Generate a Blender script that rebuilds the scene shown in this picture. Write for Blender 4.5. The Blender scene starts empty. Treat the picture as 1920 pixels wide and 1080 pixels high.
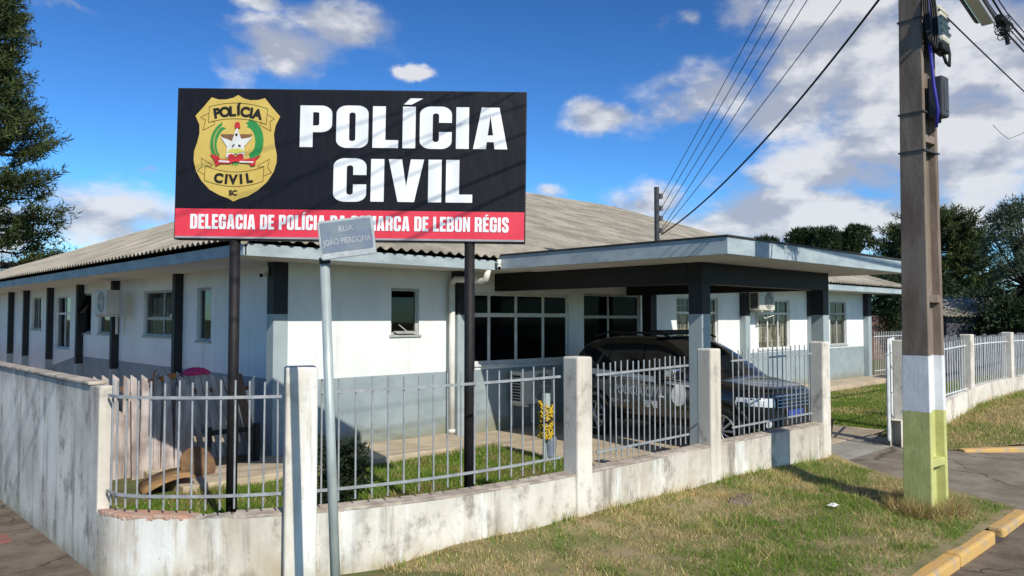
import bpy, bmesh, math, random
import numpy as np
from mathutils import Vector, Matrix, Euler
from mathutils.bvhtree import BVHTree
R = math.radians
random.seed(7); RNG = np.random.default_rng(11)
SC = bpy.context.scene
COL = SC.collection

# ------------------------------------------------------------------ camera
cam = bpy.data.cameras.new("camera"); cam.sensor_width = 36; cam.lens = 27.11
cam.clip_start = .05; cam.clip_end = 3000
cam_o = bpy.data.objects.new("camera", cam); COL.objects.link(cam_o)
cam_o.location = (0, 0, 2.0); cam_o.rotation_euler = (R(92.26), 0, R(-43.8))
SC.camera = cam_o

# ------------------------------------------------------------------ light
SUN_EL, SUN_AZ = 37.5, 15.0          # elevation; degrees from -Y towards -X
sd = Vector((-math.sin(R(SUN_AZ))*math.cos(R(SUN_EL)), -math.cos(R(SUN_AZ))*math.cos(R(SUN_EL)), math.sin(R(SUN_EL))))
sun = bpy.data.lights.new("sun", 'SUN'); sun.energy = 4.8; sun.angle = R(.5); sun.color = (1, .94, .83)
sun_o = bpy.data.objects.new("sun", sun); COL.objects.link(sun_o); sun_o.location = (-10, -30, 40)
sun_o.rotation_euler = sd.to_track_quat('Z', 'Y').to_euler()
SC.view_settings.view_transform = 'Standard'; SC.view_settings.look = 'None'
SC.view_settings.exposure = 0.0; SC.view_settings.gamma = 1

# sky: Nishita plus procedural clouds placed by compass azimuth and elevation
CLOUDS = [(25.8, 16.7, 6.9, 6.1), (32.3, 17.7, 4.6, 3.4), (32.4, 11.2, 6.5, 6.0), (27.3, 11.8, 5.0, 3.9), (14.7, 15.6, 4.4, 2.5), (12.6, 14.6, 3.4, 1.6),
          (6.6, 14.9, 2.6, 1.0), (-17.1, 18.7, 4.8, 2.0), (-12.7, 20.7, 4.3, 2.0), (-20.4, 17.5, 2.0, 1.7), (-28.5, 6.9, 6.4, 2.6),
          (-33.1, 5.9, 3.6, 3.2), (-24.9, 7.0, 4.4, 1.6), (10.6, 8.5, 4.0, 1.3), (24.0, 9.6, 7.4, 2.0), (20.6, 7.1, 9.6, 1.9),
          (16.4, 21.2, 3.0, 1.9), (20.0, 14.1, 5.0, 1.8), (-19.0, 21.3, 2.4, .6), (-30.2, 19.9, 1.8, .5), (-7.4, 17.8, .9, .35),
          (12.1, 20.6, 1.2, .7), (2.4, 9.7, 1.6, .6), (-24.7, 9.9, 1.5, .5), (62, 16, 18, 10), (115, 28, 26, 12), (172, 22, 30, 12)]  # widest ones lie out of view, added for neutral ambient light
W = bpy.data.worlds.new("World"); SC.world = W; W.use_nodes = True
nt = W.node_tree; N = nt.nodes; L = nt.links; N.clear()
def nd(tree, kind, **kw):
    n = tree.nodes.new(kind)
    for k, v in kw.items():
        if k in n.inputs: n.inputs[k].default_value = v
        else: setattr(n, k, v)
    return n
out = N.new('ShaderNodeOutputWorld'); bg = N.new('ShaderNodeBackground'); L.new(bg.outputs[0], out.inputs[0])
bg.inputs['Strength'].default_value = .1
sky = N.new('ShaderNodeTexSky'); sky.sky_type = 'NISHITA'; sky.sun_disc = False
sky.sun_elevation = R(SUN_EL); sky.sun_rotation = R(180+SUN_AZ); sky.altitude = 900; sky.air_density = 1.0; sky.dust_density = .25; sky.ozone_density = 2.6
def wmath(op, a, b=None, clamp=False):
    n = N.new('ShaderNodeMath'); n.operation = op; n.use_clamp = clamp
    for i, v in enumerate((a, b)):
        if v is None: continue
        if isinstance(v, (int, float)): n.inputs[i].default_value = v
        else: L.new(v, n.inputs[i])
    return n.outputs[0]
tc = N.new('ShaderNodeTexCoord'); D = tc.outputs['Generated']
sep = N.new('ShaderNodeSeparateXYZ'); L.new(D, sep.inputs[0])
HX, HY = math.cos(R(46.2)), math.sin(R(46.2))
def wdot(v):
    n = N.new('ShaderNodeVectorMath'); n.operation = 'DOT_PRODUCT'; L.new(D, n.inputs[0]); n.inputs[1].default_value = v
    return n.outputs['Value']
azi = wmath('MULTIPLY', wmath('ARCTAN2', wdot((HY, -HX, 0)), wdot((HX, HY, 0))), 180/math.pi)
ele = wmath('MULTIPLY', wmath('ARCSINE', sep.outputs['Z']), 180/math.pi)
# warp the cloud outlines
wn = nd(nt, 'ShaderNodeTexNoise', Scale=9.0, Detail=5.0, Roughness=.55); L.new(D, wn.inputs['Vector'])
wsep = N.new('ShaderNodeSeparateColor'); L.new(wn.outputs['Color'], wsep.inputs[0])
azw = wmath('ADD', azi, wmath('MULTIPLY', wmath('SUBTRACT', wsep.outputs[0], .5), 7.0))
elw = wmath('ADD', ele, wmath('MULTIPLY', wmath('SUBTRACT', wsep.outputs[1], .5), 4.0))
cb = N.new('ShaderNodeCombineXYZ'); L.new(azw, cb.inputs[0]); L.new(elw, cb.inputs[1])
acc = None
for a, e, ra, re in CLOUDS:
    s = N.new('ShaderNodeVectorMath'); s.operation = 'SUBTRACT'; L.new(cb.outputs[0], s.inputs[0]); s.inputs[1].default_value = (a, e, 0)
    m = N.new('ShaderNodeVectorMath'); m.operation = 'MULTIPLY'; L.new(s.outputs[0], m.inputs[0]); m.inputs[1].default_value = (1/ra, 1/re, 0)
    l = N.new('ShaderNodeVectorMath'); l.operation = 'LENGTH'; L.new(m.outputs[0], l.inputs[0])
    v = wmath('SUBTRACT', 1.75 if a > 18 else 1.3, l.outputs['Value'])
    acc = v if acc is None else wmath('MAXIMUM', acc, v)
def cnoise(off, scale, detail):
    m_ = N.new('ShaderNodeMapping'); L.new(D, m_.inputs[0]); m_.inputs['Scale'].default_value = (1, 1, 1.9); m_.inputs['Location'].default_value = off
    n_ = nd(nt, 'ShaderNodeTexNoise', Scale=scale, Detail=detail, Roughness=.56); L.new(m_.outputs[0], n_.inputs['Vector']); return n_.outputs[0]
c1 = cnoise((0, 0, 0), 8.5, 9.0); c2 = cnoise((-.012, -.035, .05), 8.5, 4.0); n2o = cnoise((3, 1, 2), 4.0, 5.0)
dens = wmath('ADD', wmath('MULTIPLY', acc, .95), wmath('MULTIPLY', wmath('SUBTRACT', c1, .53), 3.7))
mr = N.new('ShaderNodeMapRange'); mr.interpolation_type = 'SMOOTHSTEP'; L.new(dens, mr.inputs['Value'])
mr.inputs['From Min'].default_value = .0; mr.inputs['From Max'].default_value = 1.15
gate = N.new('ShaderNodeMapRange'); L.new(acc, gate.inputs['Value']); gate.inputs['From Min'].default_value = -.35; gate.inputs['From Max'].default_value = .35
cov = wmath('MULTIPLY', wmath('MULTIPLY', mr.outputs[0], gate.outputs[0]), .94)
ramp = N.new('ShaderNodeValToRGB')
L.new(wmath('ADD', wmath('ADD', wmath('MULTIPLY', wmath('SUBTRACT', c1, c2), 2.6), n2o), wmath('MULTIPLY', dens, -.03)), ramp.inputs[0])
ramp.color_ramp.elements[0].position = .32; ramp.color_ramp.elements[0].color = (4.1, 4.5, 5.5, 1)
ramp.color_ramp.elements[1].position = .72; ramp.color_ramp.elements[1].color = (7.8, 7.9, 8.2, 1)
tint = N.new('ShaderNodeMix'); tint.data_type = 'RGBA'; tint.blend_type = 'MULTIPLY'; tint.inputs[0].default_value = 1
gam = nd(nt, 'ShaderNodeGamma', Gamma=1.5); L.new(sky.outputs[0], gam.inputs[0]); L.new(gam.outputs[0], tint.inputs[6]); tint.inputs[7].default_value = (.30, .50, .61, 1)
mixc = N.new('ShaderNodeMix'); mixc.data_type = 'RGBA'; L.new(cov, mixc.inputs[0]); L.new(tint.outputs[2], mixc.inputs[6]); L.new(ramp.outputs[0], mixc.inputs[7])
L.new(mixc.outputs[2], bg.inputs['Color'])

# ------------------------------------------------------------------ materials
def base_mat(name, rough=.8, spec=.3, metal=0):
    m = bpy.data.materials.new(name); m.use_nodes = True
    b = m.node_tree.nodes['Principled BSDF']; b.inputs['Roughness'].default_value = rough
    b.inputs['Specular IOR Level'].default_value = spec; b.inputs['Metallic'].default_value = metal
    return m, m.node_tree, b
def mix_rgb(t, fac, a, b, mode='MIX'):
    n = t.nodes.new('ShaderNodeMix'); n.data_type = 'RGBA'; n.blend_type = mode
    for sock, v in ((n.inputs[0], fac), (n.inputs[6], a), (n.inputs[7], b)):
        if isinstance(v, (int, float)): sock.default_value = v
        elif isinstance(v, tuple): sock.default_value = (*v, 1) if len(v) == 3 else v
        else: t.links.new(v, sock)
    return n.outputs[2]
def ramp2(t, src, p0, p1):
    n = t.nodes.new('ShaderNodeMapRange'); t.links.new(src, n.inputs[0]); n.inputs[1].default_value = p0; n.inputs[2].default_value = p1
    n.interpolation_type = 'SMOOTHSTEP'; return n.outputs[0]
def tmath(t, op, a, b):
    n = t.nodes.new('ShaderNodeMath'); n.operation = op
    for i, v in enumerate((a, b)):
        if isinstance(v, (int, float)): n.inputs[i].default_value = v
        else: t.links.new(v, n.inputs[i])
    return n.outputs[0]
def noise(t, scale, detail=6, stretch=(1, 1, 1), rough=.6, coord='Object'):
    c = t.nodes.new('ShaderNodeTexCoord'); mp = t.nodes.new('ShaderNodeMapping'); t.links.new(c.outputs[coord], mp.inputs[0])
    mp.inputs['Scale'].default_value = stretch
    n = nd(t, 'ShaderNodeTexNoise', Scale=scale, Detail=detail, Roughness=rough); t.links.new(mp.outputs[0], n.inputs['Vector'])
    return n.outputs[0]
def bump(t, b, src, strength=.2, dist=.01):
    n = nd(t, 'ShaderNodeBump', Strength=strength, Distance=dist); t.links.new(src, n.inputs['Height']); t.links.new(n.outputs[0], b.inputs['Normal'])
def pm(name, c1, c2=None, scale=6, rough=.8, spec=.3, metal=0, bmp=.1, stretch=(1, 1, 1), lo=.35, hi=.65, bscale=None):
    m, t, b = base_mat(name, rough, spec, metal)
    if c2 is None: c2 = tuple(x*.82 for x in c1)
    f = ramp2(t, noise(t, scale, stretch=stretch), lo, hi)
    t.links.new(mix_rgb(t, f, c2, c1), b.inputs['Base Color'])
    if bmp: bump(t, b, noise(t, bscale or scale*6, stretch=stretch), bmp)
    return m
def pos_z(t):
    g = t.nodes.new('ShaderNodeNewGeometry'); s = t.nodes.new('ShaderNodeSeparateXYZ'); t.links.new(g.outputs['Position'], s.inputs[0]); return s.outputs
M = {}
# two-tone painted house wall (white above, blue grey below 1.12 m; the band steps down at the far left)
m, t, b = base_mat('house_paint', .75, .25); p = pos_z(t)
drop = tmath(t, 'MULTIPLY', tmath(t, 'MAXIMUM', tmath(t, 'SUBTRACT', p[1], 20.4), 0), .15)
edge = tmath(t, 'ADD', p[2], drop)
up_ = ramp2(t, tmath(t, 'ADD', edge, tmath(t, 'MULTIPLY', noise(t, 14), .006)), 1.118, 1.126)
wht = mix_rgb(t, ramp2(t, noise(t, 1.3, 9), .3, .7), (.70, .71, .71), (.80, .81, .81)); wht = mix_rgb(t, tmath(t, 'MULTIPLY', ramp2(t, noise(t, 4, 8, (1, 1, .08), rough=.7), .54, .72), .38), wht, (.48, .46, .41))
gry = mix_rgb(t, ramp2(t, noise(t, 2.2, 9), .3, .7), (.24, .295, .315), (.315, .37, .39))
soil = ramp2(t, tmath(t, 'ADD', p[2], tmath(t, 'MULTIPLY', noise(t, 3), -.5)), .22, -.2)
gry = mix_rgb(t, soil, gry, (.22, .23, .17))
t.links.new(mix_rgb(t, up_, gry, wht), b.inputs['Base Color']); bump(t, b, noise(t, 60), .08)
M['house'] = m
def two_tone(name, zb):  # dark grey above height zb, light grey below
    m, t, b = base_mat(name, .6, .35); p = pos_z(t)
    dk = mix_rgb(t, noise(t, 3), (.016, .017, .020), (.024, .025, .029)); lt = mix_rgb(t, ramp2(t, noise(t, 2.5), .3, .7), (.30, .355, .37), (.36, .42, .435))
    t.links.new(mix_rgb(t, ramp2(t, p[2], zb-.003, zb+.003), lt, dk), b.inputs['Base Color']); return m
M['pil_hi'] = two_tone('pilaster_tones', 2.06); M['pil_lo'] = two_tone('side_pilaster_tones', .95)
M['dark'] = pm('graphite_paint', (.018, .017, .017), rough=.6, scale=3)
M['fascia'] = pm('fascia_paint', (.40, .47, .49), (.30, .36, .385), scale=2.5, rough=.7, stretch=(1, 1, 2.5))
M['soffit'] = pm('soffit_paint', (.70, .69, .66), (.62, .61, .58), scale=2, rough=.85)
M['flash'] = pm('dark_flashing', (.05, .047, .043), rough=.7)
# fibre cement roof
m, t, b = base_mat('fibre_cement', .95, .15)
c = mix_rgb(t, ramp2(t, noise(t, 1.2, 8), .35, .68), (.25, .225, .18), (.43, .385, .31))
c = mix_rgb(t, tmath(t, 'MULTIPLY', ramp2(t, noise(t, 9, 8, (1, .35, 1)), .5, .8), .6), c, (.15, .14, .115))
t.links.new(c, b.inputs['Base Color']); bump(t, b, noise(t, 40), .25); M['roof'] = m
M['alu'] = pm('window_frame_grey', (.42, .43, .41), rough=.55, scale=8, bmp=.03)
M['white_frame'] = pm('white_frame_paint', (.68, .68, .66), rough=.5, scale=8, bmp=.03)
m, t, b = base_mat('dark_glass', .06, .04); b.inputs['Base Color'].default_value = (.003, .003, .004, 1)
bump(t, b, noise(t, 1.5), .03, .02); M['glass_dark'] = m
m = bpy.data.materials.new('clear_glass'); m.use_nodes = True; t = m.node_tree; t.nodes.clear()
o_ = t.nodes.new('ShaderNodeOutputMaterial'); mx = t.nodes.new('ShaderNodeMixShader'); tr = t.nodes.new('ShaderNodeBsdfTransparent'); gl = t.nodes.new('ShaderNodeBsdfGlossy')
gl.inputs['Roughness'].default_value = .03; tr.inputs[0].default_value = (.75, .78, .77, 1); fr = t.nodes.new('ShaderNodeFresnel'); fr.inputs[0].default_value = 1.5
t.links.new(fr.outputs[0], mx.inputs[0]); t.links.new(tr.outputs[0], mx.inputs[1]); t.links.new(gl.outputs[0], mx.inputs[2]); t.links.new(mx.outputs[0], o_.inputs[0]); M['glass'] = m
M['curtain'] = pm('patterned_curtain', (.78, .70, .54), (.20, .16, .11), scale=9, stretch=(1.2, 1, .35), lo=.4, hi=.6, rough=.95)
M['curtain_pale'] = pm('pale_curtain', (.42, .40, .34), (.25, .24, .2), scale=7, stretch=(1.5, 1, .2), rough=.95)
M['pvc'] = pm('white_pvc', (.78, .77, .72), (.66, .64, .58), scale=4, rough=.4, bmp=0)
M['ac'] = pm('air_conditioner_plastic', (.62, .60, .54), (.54, .52, .46), scale=4, rough=.5, bmp=0)
M['black'] = pm('black_plastic', (.012, .012, .013), rough=.5, scale=5, bmp=.03)
M['recess_shade'] = pm('painted_recess_shade', (.02, .02, .02), rough=.9)  # near-black colour stands in for shade in rooms, wheel wells and car openings
# stained perimeter walls
def stained(name, ca, cb_, cd, amt=.7, low=(.36, .30, .18), topd=.0, zt=.5):
    m, t, b = base_mat(name, .92, .15); p = pos_z(t)
    base = mix_rgb(t, ramp2(t, noise(t, 1.1, 9, rough=.65), .38, .62), ca, cb_)
    blot = ramp2(t, noise(t, 3.4, 12, (1, 1, .7), rough=.72), .50, .66)          # mottled lichen and damp
    base = mix_rgb(t, tmath(t, 'MULTIPLY', blot, amt), base, cd)
    wide = ramp2(t, noise(t, 1.7, 3, (1, 1, .15)), .45, .62)                     # runs come in groups
    st = tmath(t, 'MULTIPLY', ramp2(t, noise(t, 5.5, 9, (1, 1, .09), rough=.7), .50, .66), wide)
    base = mix_rgb(t, tmath(t, 'MULTIPLY', st, amt), base, cd)
    wh = tmath(t, 'MULTIPLY', ramp2(t, noise(t, 3.0, 9, (1, 1, .10), rough=.72), .50, .60), ramp2(t, noise(t, .8, 3, (1, 1, .1)), .50, .60))
    base = mix_rgb(t, tmath(t, 'MULTIPLY', wh, .85), base, (.76, .77, .74))
    if topd:
        tf = ramp2(t, tmath(t, 'SUBTRACT', p[2], tmath(t, 'MULTIPLY', noise(t, 4, 8, (1, 1, .25)), 1.5)), zt-1.1, zt-.35)
        base = mix_rgb(t, tmath(t, 'MULTIPLY', tf, topd), base, cd)
    lowf = ramp2(t, tmath(t, 'ADD', p[2], tmath(t, 'MULTIPLY', noise(t, 5, 8, (1, 1, .4)), .6)), .56, .18)
    base = mix_rgb(t, tmath(t, 'MULTIPLY', lowf, .75), base, low)
    spk = ramp2(t, noise(t, 22, 8), .62, .75); base = mix_rgb(t, tmath(t, 'MULTIPLY', spk, .5), base, cd)
    t.links.new(base, b.inputs['Base Color']); bump(t, b, noise(t, 30, 9), .25, .01); return m
M['wall_front'] = stained('weathered_low_wall', (.51, .46, .38), (.68, .645, .575), (.20, .175, .145), .78, (.34, .27, .14), .35, .5)
M['wall_side'] = stained('weathered_tall_wall', (.57, .54, .48), (.76, .73, .66), (.16, .15, .13), .72, (.28, .26, .16), .9, 1.45)
M['post'] = stained('weathered_post', (.60, .55, .47), (.73, .69, .61), (.24, .21, .18), .65)
M['coping'] = pm('grimy_coping', (.52, .46, .38), (.30, .25, .2), scale=7, rough=.95, bmp=.3)
M['brick'] = pm('broken_brick', (.46, .25, .17), (.40, .31, .25), scale=12, rough=.95, bmp=.4)
M['rail'] = pm('silver_rail_paint', (.38, .395, .41), (.27, .28, .29), scale=9, rough=.42, spec=.5, metal=.15, bmp=.05)
M['white_rail'] = pm('white_rail_paint', (.70, .72, .72), (.55, .57, .57), scale=9, rough=.5, bmp=.05)
M['galv'] = pm('galvanised_pipe', (.43, .49, .47), (.34, .39, .38), scale=14, rough=.5, spec=.5, metal=.2, stretch=(1, 1, .3), bmp=.05)
M['black_pole'] = pm('black_pole_paint', (.012, .011, .012), (.020, .018, .018), scale=12, rough=.6, spec=.25, bmp=.05)
# sign
m, t, b = base_mat('black_banner', .5, .22); b.inputs['Base Color'].default_value = (.007, .007, .011, 1)
bump(t, b, noise(t, 1.2, 3, (1, 3.2, 1)), .25, .06); M['banner'] = m
m, t, b = base_mat('red_banner', .42, .5)
t.links.new(mix_rgb(t, ramp2(t, noise(t, 2.5), .3, .7), (.66, .030, .055), (.74, .045, .075)), b.inputs['Base Color']); bump(t, b, noise(t, 1.2, 3, (1, 3.2, 1)), .25, .06); M['red'] = m
m, t, b = base_mat('white_lettering', .42, .45)
wv = nd(t, 'ShaderNodeTexWave', Scale=1.1, Distortion=5.0, Detail=3.0)
cw = t.nodes.new('ShaderNodeTexCoord'); mw = t.nodes.new('ShaderNodeMapping'); mw.inputs['Rotation'].default_value = (0, 0, R(55)); t.links.new(cw.outputs['Object'], mw.inputs[0]); t.links.new(mw.outputs[0], wv.inputs[0])
b.inputs['Base Color'].default_value = (.78, .79, .80, 1); bump(t, b, wv.outputs[0], .35, .03); M['white'] = m
M['gold'] = pm('gold_emblem', (.60, .44, .11), (.54, .385, .09), scale=3, rough=.45, bmp=0)
def flat(name, c, rough=.5, **k): M[name] = pm(name, c, rough=rough, bmp=0, **k); return M[name]
flat('ink', (.015, .012, .008)); flat('line', (.10, .065, .01)); flat('leaf_green', (.03, .25, .06)); flat('red_ink', (.55, .03, .035)); flat('brown_ink', (.22, .11, .05)); flat('white_ink', (.72, .72, .68)); flat('yellow_ink', (.62, .60, .12))
M['sign_edge'] = pm('sign_metal_edge', (.02, .02, .022), rough=.5, scale=4)
M['sign_trim'] = pm('sign_bottom_trim', (.35, .33, .36), rough=.4, scale=8)
M['plate'] = pm('faded_street_plate', (.21, .26, .29), (.17, .205, .28), scale=7, rough=.6, bmp=.02)
M['plate_white'] = pm('faded_plate_white', (.50, .53, .54), (.36, .39, .41), scale=14, rough=.6, bmp=0)
# power pole (concrete, white band, olive base)
m, t, b = base_mat('painted_concrete_pole', .9, .2); p = pos_z(t)
conc = mix_rgb(t, ramp2(t, noise(t, 5, 8, (1, 1, .25)), .35, .68), (.15, .112, .088), (.25, .20, .16))
conc = mix_rgb(t, tmath(t, 'MULTIPLY', ramp2(t, noise(t, 3, 3, (1, 1, .12)), .5, .66), .4), conc, (.12, .1, .085))
whp = mix_rgb(t, ramp2(t, noise(t, 4, 6), .35, .7), (.66, .67, .69), (.76, .77, .78))
olv = mix_rgb(t, ramp2(t, noise(t, 5, 7), .35, .7), (.44, .45, .17), (.55, .55, .22))
olv = mix_rgb(t, tmath(t, 'MULTIPLY', ramp2(t, noise(t, 14, 6), .6, .75), .5), olv, (.25, .24, .14))
wob = tmath(t, 'ADD', p[2], tmath(t, 'MULTIPLY', noise(t, 18), .02))
c = mix_rgb(t, ramp2(t, wob, 1.062, 1.068), olv, whp); c = mix_rgb(t, ramp2(t, wob, 1.628, 1.634), c, conc)
t.links.new(c, b.inputs['Base Color']); bump(t, b, noise(t, 30, 8, (1, 1, .5)), .3, .01); M['pole'] = m
# ground
def paving(name, ca, cb_, crack, speck, sc=3, cs=.7):
    m, t, b = base_mat(name, .95, .2)
    c = mix_rgb(t, ramp2(t, noise(t, sc, 10, rough=.68), .36, .64), ca, cb_)
    c = mix_rgb(t, tmath(t, 'MULTIPLY', ramp2(t, noise(t, 90, 4), .56, .68), .6), c, speck)
    c = mix_rgb(t, tmath(t, 'MULTIPLY', ramp2(t, noise(t, 160, 3), .58, .66), .6), c, tuple(x*.4 for x in ca))
    co = t.nodes.new('ShaderNodeTexCoord'); v = nd(t, 'ShaderNodeTexVoronoi', Scale=cs); v.feature = 'DISTANCE_TO_EDGE'
    wn_ = nd(t, 'ShaderNodeTexNoise', Scale=3.0, Detail=6.0); t.links.new(co.outputs['Object'], wn_.inputs['Vector'])
    ad = t.nodes.new('ShaderNodeVectorMath'); ad.operation = 'MULTIPLY_ADD'; t.links.new(wn_.outputs['Color'], ad.inputs[0]); ad.inputs[1].default_value = (.5, .5, 0); t.links.new(co.outputs['Object'], ad.inputs[2]); t.links.new(ad.outputs[0], v.inputs['Vector'])
    cr = ramp2(t, v.outputs['Distance'], .012, .002)
    c = mix_rgb(t, tmath(t, 'MULTIPLY', cr, .8), c, crack); t.links.new(c, b.inputs['Base Color']); bump(t, b, noise(t, 80, 6), .5, .01); return m
M['asphalt'] = paving('asphalt', (.060, .056, .052), (.095, .088, .08), (.02, .02, .02), (.16, .15, .14), 4, .5)
M['pave'] = paving('worn_concrete_pavement', (.20, .165, .125), (.11, .085, .066), (.05, .045, .03), (.27, .235, .19), 2.5, .8)
M['apron'] = paving('stained_concrete_apron', (.27, .235, .185), (.165, .14, .11), (.07, .06, .045), (.34, .31, .26), 1.8, .45)
M['drive'] = pm('smooth_concrete_drive', (.36, .35, .31), (.27, .255, .22), scale=2.5, rough=.9, bmp=.2, bscale=50)
M['slab'] = pm('tan_concrete_floor', (.52, .43, .31), (.40, .33, .235), scale=2, rough=.9, bmp=.15, bscale=50)
M['soil'] = pm('dry_turf_soil', (.30, .235, .13), (.15, .15, .055), scale=2.6, rough=1, bmp=.6, bscale=40)
M['soil_green'] = pm('green_turf_soil', (.08, .11, .028), (.15, .13, .06), scale=3, rough=1, bmp=.6, bscale=40)
M['far_ground'] = pm('distant_ground', (.12, .13, .05), (.08, .10, .035), scale=.2, rough=1, bmp=0)
M['kerb'] = pm('orange_kerb_paint', (.57, .36, .13), (.40, .32, .22), scale=5, rough=.95, bmp=.6, lo=.36, hi=.5, bscale=25)
M['red_paint'] = pm('faded_red_paint', (.30, .11, .085), (.20, .11, .085), scale=9, rough=.95)
# vegetation: colours from a per-leaf attribute
def leaf_mat(name, rough=.6, trans=.25):
    m, t, b = base_mat(name, rough, .25); a = t.nodes.new('ShaderNodeVertexColor'); a.layer_name = 'Col'
    t.links.new(a.outputs[0], b.inputs['Base Color'])
    if trans:
        mx = t.nodes.new('ShaderNodeMixShader'); mx.inputs[0].default_value = trans; tl = t.nodes.new('ShaderNodeBsdfTranslucent')
        t.links.new(a.outputs[0], tl.inputs[0]); t.links.new(b.outputs[0], mx.inputs[1]); t.links.new(tl.outputs[0], mx.inputs[2])
        t.links.new(mx.outputs[0], t.nodes['Material Output'].inputs[0])
    return m
M['leaf'] = leaf_mat('tree_foliage'); M['grass'] = leaf_mat('grass_blades', .7, .5)
M['bark'] = pm('tree_bark', (.06, .047, .036), (.035, .028, .022), scale=8, stretch=(1, 1, .3), rough=.95, bmp=.4)
M['picket'] = pm('weathered_picket_wood', (.52, .46, .43), (.29, .23, .205), scale=7, stretch=(1, 1, .25), rough=.9, bmp=.25)
M['picket_dark'] = pm('old_brown_wood', (.18, .10, .065), (.09, .055, .04), scale=7, stretch=(1, 1, .25), rough=.9, bmp=.25)
M['board'] = pm('grey_board', (.15, .155, .18), (.075, .075, .085), scale=9, stretch=(1, 1, .2), rough=.9)
M['ply'] = pm('tan_plywood', (.36, .22, .10), (.24, .14, .065), scale=5, rough=.8, bmp=.1)
M['pink'] = pm('pink_cloth', (.62, .05, .16), (.5, .03, .11), scale=12, rough=.9, bmp=.3)
M['orange'] = pm('orange_plastic', (.50, .18, .03), (.38, .12, .02), scale=9, rough=.6)
M['blue_pvc'] = pm('blue_conduit', (.05, .05, .36), (.035, .035, .26), scale=9, rough=.5, bmp=0)
M['hose'] = pm('yellow_hose', (.58, .40, .02), (.45, .30, .02), scale=9, rough=.5, bmp=0)
M['cable'] = pm('black_cable', (.012, .012, .014), rough=.6, scale=6, bmp=0)
M['ceramic'] = pm('grey_insulator', (.16, .15, .14), rough=.3, scale=6, bmp=0)
M['brickwall'] = pm('old_red_brick_wall', (.20, .12, .10), (.13, .08, .068), scale=5, rough=.95, bmp=.3)
# car
m, t, b = base_mat('black_car_paint', .22, .5); b.inputs['Base Color'].default_value = (.008, .008, .009, 1); b.inputs['Coat Weight'].default_value = 1; b.inputs['Coat Roughness'].default_value = .04; M['car'] = m
M['car_white'] = flat('white_vinyl', (.85, .85, .83), .4); M['tyre'] = pm('tyre_rubber', (.015, .015, .015), rough=.85, scale=20)
M['rim'] = pm('alloy_rim', (.42, .43, .44), rough=.3, metal=.7, bmp=0, scale=6); M['chrome'] = pm('chrome', (.7, .71, .72), rough=.12, metal=1, bmp=0, scale=6)
m, t, b = base_mat('headlight_lens', .08, .6); b.inputs['Base Color'].default_value = (.55, .57, .6, 1); b.inputs['Coat Weight'].default_value = 1; M['lens'] = m
m, t, b = base_mat('windscreen_glass', .03, .8); b.inputs['Base Color'].default_value = (.012, .016, .02, 1); b.inputs['Coat Weight'].default_value = 1; M['windscreen'] = m
flat('box_grey', (.06, .062, .07), .5); flat('box_cream', (.55, .55, .46), .5); flat('plate_blue', (.04, .08, .30)); flat('seal_red', (.4, .03, .04)); flat('paper', (.75, .74, .72), .9)

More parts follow.
